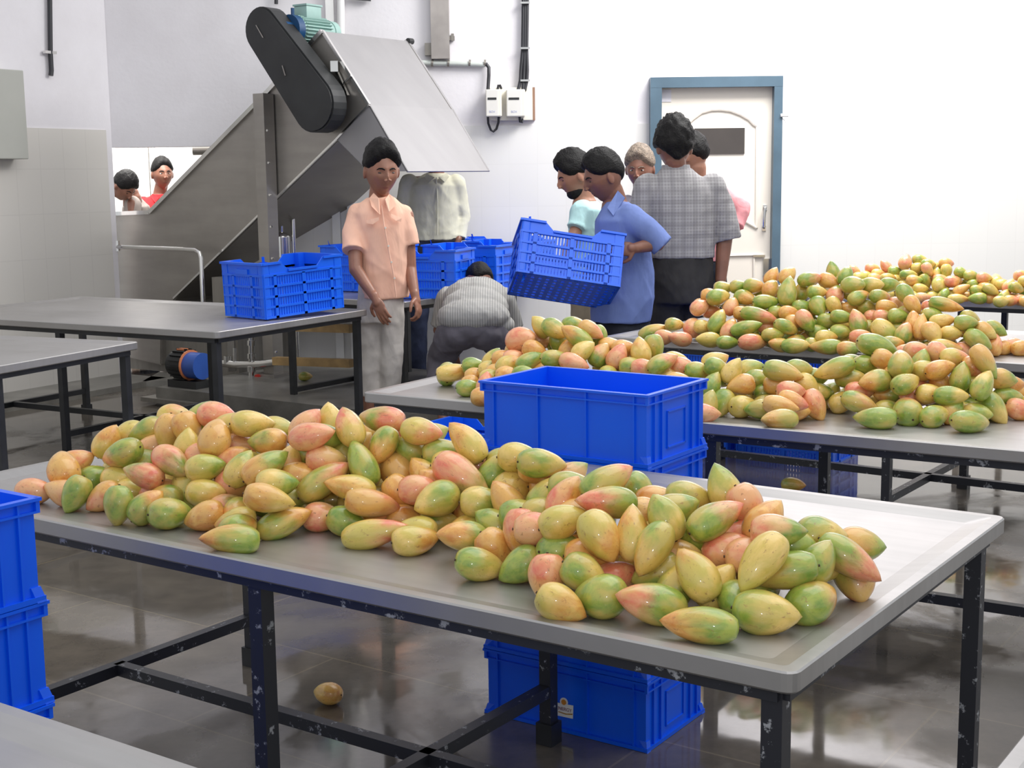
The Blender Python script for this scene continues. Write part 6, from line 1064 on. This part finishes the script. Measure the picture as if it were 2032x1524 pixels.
# 5 pale cyan shirt
def ex5(t, sh, P):
    b = MB(); b.chain([P((1150, 416, -.13)), P((1140, 440, -.16)), P((1134, 462, -.17))], [.076, .066, .064], 16)
    me = remeshed(b, .009, 3, 'sleeve', .03, 5); me.materials.append(M['patsleeve']); link('sleeve', me, sh)
person(8.6, 'bearded man in pale cyan shirt facing left behind the crate carrier',
    dict(at=(1142, 350, .0, .265, -80, 24, 0), style=(.60, .06, -.46, .06, .10), hair=M['hair'], beard=True, down=True), (1160, 392, .0), M['skin2'],
    [dict(p=[(1158, 422, -.08), (1138, 470, -.16), (1114, 520, -.14)], hand=((-.6, 0, -1), (0, -1, 0), 1, .5)), dict(p=[(1168, 415, .14), (1160, 490, .15), (1130, 530, .12)])],
    dict(mat=M['cyan'], loft=[(1172, 560, 0, .135, .15), (1168, 500, 0, .12, .15), (1166, 450, 0, .125, .17), (1166, 415, 0, .11, .17), (1163, 398, 0, .07, .08)], tube=[[(1156, 418, -.10), (1146, 445, -.14)], [(1160, 415, .12), (1150, 450, .14)]], rr=[[.075, .062], [.07, .062]]),
    dict(mat=M['tan'], pelvis=(1172, 560, 0), loft=[(1168, 545, 0, .125, .13), (1168, 600, 0, .13, .14)],
         legs=[[(1160, 620, -.08), (1157, 700, -.08), (1160, 800, -.08)], [(1172, 620, .09), (1170, 700, .1), (1170, 800, .09)]], toe=Vector((-1, 0, 0)),
         tube=[[(1160, 600, -.08), (1157, 690, -.08), (1160, 795, -.08)], [(1172, 600, .09), (1170, 690, .1), (1170, 795, .09)]], rr=[[.09, .08, .07], [.09, .08, .07]]),
    shoe=M['cable'], vox=.006, seed=5)
# 6 grey-haired man
person(9.3, 'grey-haired man with a moustache, only his head and grey-violet shoulder visible between others',
    dict(at=(1270, 336, .0, .265, -18, 12, 0), style=(.60, .08, -.42, .06, .08), hair=M['greyhair'], moust=True), (1275, 385, .03), M['skin'],
    [dict(p=[(1235, 402, 0), (1225, 470, 0), (1240, 530, -.05)]), dict(p=[(1318, 402, 0), (1326, 470, 0), (1318, 540, -.05)])],
    dict(mat=M['greyviolet'], loft=[(1277, 540, 0, .15, .12), (1277, 450, 0, .16, .12), (1277, 408, 0, .155, .11), (1277, 390, 0, .08, .08)], tube=[[(1245, 406, 0), (1232, 450, 0)], [(1312, 406, 0), (1322, 450, 0)]], rr=[[.065, .06], [.065, .06]]),
    dict(mat=M['dtrous'], pelvis=(1277, 560, 0), loft=[(1277, 540, 0, .15, .115), (1277, 580, 0, .16, .12)],
         legs=[[(1258, 600, 0), (1256, 680, 0), (1256, 765, 0)], [(1298, 600, 0), (1300, 680, 0), (1300, 765, 0)]],
         tube=[[(1258, 580, 0), (1256, 680, 0), (1256, 762, 0)], [(1298, 580, 0), (1300, 680, 0), (1300, 762, 0)]], rr=[[.09, .08, .07], [.09, .08, .07]]),
    shoe=M['cable'], vox=.006, seed=6)
# 7 checked shirt, back view
def ex7(t, sh, P):
    b = MB(); b.loft([(P((1341, 336, .0)), .085, .080, 0), (P((1341, 327, .0)), .078, .075, 0)], e=2); b.build('collar', M['check'], sh, 1)
person(7.9, 'broad man seen from behind in a grey checked short-sleeved shirt and charcoal trousers',
    dict(at=(1338, 293, .0, .272, 186, 14, 0), style=(.50, -.10, -.66, .115, .07), hair=M['hair'], root=(1350, 400)), (1341, 335, .0), M['skin'],
    [dict(p=[(1275, 372, 0), (1258, 455, -.02), (1262, 520, -.1)], hand=((0, -.2, -1), (-1, 0, 0), -1, .5)), dict(p=[(1420, 375, 0), (1438, 470, 0), (1430, 556, -.05)], r=[.055, .048, .032], hand=((-.12, -.1, -1), (1, .3, 0), 1, .6))],
    dict(mat=M['check'], loft=[(1354, 512, 0, .185, .15), (1354, 470, 0, .185, .15), (1353, 420, 0, .20, .15), (1351, 384, 0, .21, .14), (1348, 360, 0, .165, .12), (1345, 345, 0, .12, .10), (1342, 334, 0, .085, .085)],
         tube=[[(1285, 372, 0), (1270, 430, -.01), (1266, 455, -.02)], [(1412, 374, 0), (1436, 430, 0), (1442, 462, 0)]], rr=[[.085, .078, .076], [.088, .078, .076]]),
    dict(mat=M['chtrous'], pelvis=(1352, 540, 0), loft=[(1354, 506, 0, .172, .14), (1352, 560, 0, .185, .155), (1351, 600, 0, .18, .15)],
         legs=[[(1322, 620, 0), (1318, 700, 0), (1318, 825, 0)], [(1382, 620, 0), (1385, 700, 0), (1385, 825, 0)]], toe=Vector((0, 1, 0)),
         tube=[[(1322, 580, 0), (1318, 700, 0), (1318, 820, 0)], [(1382, 580, 0), (1385, 700, 0), (1385, 820, 0)]], rr=[[.105, .09, .08], [.105, .09, .08]]),
    shoe=M['cable'], vox=.0055, seed=7, extra=ex7)
# 8 pink sleeve behind
person(8.7, 'person in pink striped shirt mostly hidden behind the broad checked-shirt man',
    dict(at=(1374, 310, .0, .25, -130, 15, 0), style=(.50, .0, -.40, .06, .06), hair=M['hair'], root=(1395, 400)), (1382, 358, .0), M['skin2'],
    [dict(p=[(1350, 395, 0), (1345, 450, 0), (1350, 500, 0)]), dict(p=[(1425, 390, 0), (1470, 426, .02), (1425, 462, -.06)], hand=((-1, -.1, -.2), (0, 1, .2), 1, .5))],
    dict(mat=M['pink'], loft=[(1395, 520, 0, .15, .12), (1395, 440, 0, .16, .12), (1392, 395, 0, .155, .11), (1386, 372, 0, .08, .08)], tube=[[(1358, 396, 0), (1348, 440, 0)], [(1425, 386, 0), (1470, 416, .02), (1462, 440, -.01)]], rr=[[.065, .06], [.070, .066, .058]], wr=.06),
    dict(mat=M['dtrous'], pelvis=(1392, 550, 0), loft=[(1394, 516, 0, .15, .115), (1394, 565, 0, .16, .12)],
         legs=[[(1375, 600, 0), (1374, 680, 0), (1374, 785, 0)], [(1412, 600, 0), (1412, 680, 0), (1412, 785, 0)]],
         tube=[[(1375, 570, 0), (1374, 680, 0), (1374, 782, 0)], [(1412, 570, 0), (1412, 680, 0), (1412, 782, 0)]], rr=[[.09, .08, .07], [.09, .08, .07]]),
    shoe=M['cable'], vox=.006, seed=8)
# 9, 10 in the far room
person(12.7, 'man in red polo shirt standing in the room beyond the wall opening',
    dict(at=(322, 346, .0, .27, 30, 4, 0), style=(.62, .10, -.40, .045, .06), hair=M['hair']), (317, 384, .03), M['skin'],
    [dict(p=[(280, 402, 0), (268, 460, 0), (285, 510, -.05)]), dict(p=[(352, 402, 0), (362, 460, 0), (350, 510, -.05)])],
    dict(mat=M['redpolo'], loft=[(315, 500, 0, .17, .13, 12), (315, 450, 0, .18, .13, 12), (315, 410, 0, .18, .12, 12), (316, 394, 0, .12, .09, 12), (317, 385, 0, .07, .07, 12)], tube=[[(284, 404, 0), (274, 440, 0)], [(347, 404, 0), (356, 440, 0)]], rr=[[.07, .068], [.07, .068]]),
    dict(mat=M['dtrous'], pelvis=(315, 520, 0), loft=[(315, 490, 0, .16, .12), (315, 530, 0, .17, .13)],
         legs=[[(298, 560, 0), (296, 620, 0), (296, 680, 0)], [(334, 560, 0), (336, 620, 0), (336, 680, 0)]],
         tube=[[(298, 540, 0), (296, 620, 0), (296, 678, 0)], [(334, 540, 0), (336, 620, 0), (336, 678, 0)]], rr=[[.09, .08, .07], [.09, .08, .07]]),
    shoe=M['cable'], vox=.007, seed=9, coll=[[(302, 384, -.05), (316, 392, -.11), (308, 402, -.12), (299, 392, -.08)], [(332, 384, -.05), (320, 392, -.11), (330, 402, -.12), (337, 391, -.08)]])
person(11.6, 'dark-haired man bowing his head at the left edge of the wall opening',
    dict(at=(246, 370, .0, .25, 62, 48, 0), style=(.50, .0, -.42, .055, .05), hair=M['hair'], down=True), (262, 384, .18), M['skin'],
    [dict(p=[(262, 404, .05), (262, 450, 0), (250, 500, -.1)]), dict(p=[(272, 404, .4), (272, 450, .4), (262, 500, .3)])],
    dict(mat=M['brownstripe'], loft=[(272, 500, .3, .14, .16), (272, 450, .3, .13, .17), (270, 410, .26, .11, .17), (266, 394, .22, .06, .08)], tube=[[(264, 406, .08), (262, 450, .02)], [(272, 406, .38), (272, 450, .4)]], rr=[[.075, .068], [.07, .065]]),
    dict(mat=M['dtrous'], pelvis=(272, 520, .3), loft=[(272, 490, .3, .13, .15), (272, 530, .3, .14, .15)],
         legs=[[(268, 560, .22), (266, 620, .22), (266, 675, .22)], [(276, 560, .4), (276, 620, .4), (276, 675, .4)]], toe=Vector((1, 0, 0)),
         tube=[[(268, 540, .22), (266, 620, .22), (266, 672, .22)], [(276, 540, .4), (276, 620, .4), (276, 672, .4)]], rr=[[.09, .08, .07], [.09, .08, .07]]),
    shoe=M['cable'], vox=.007, seed=10)
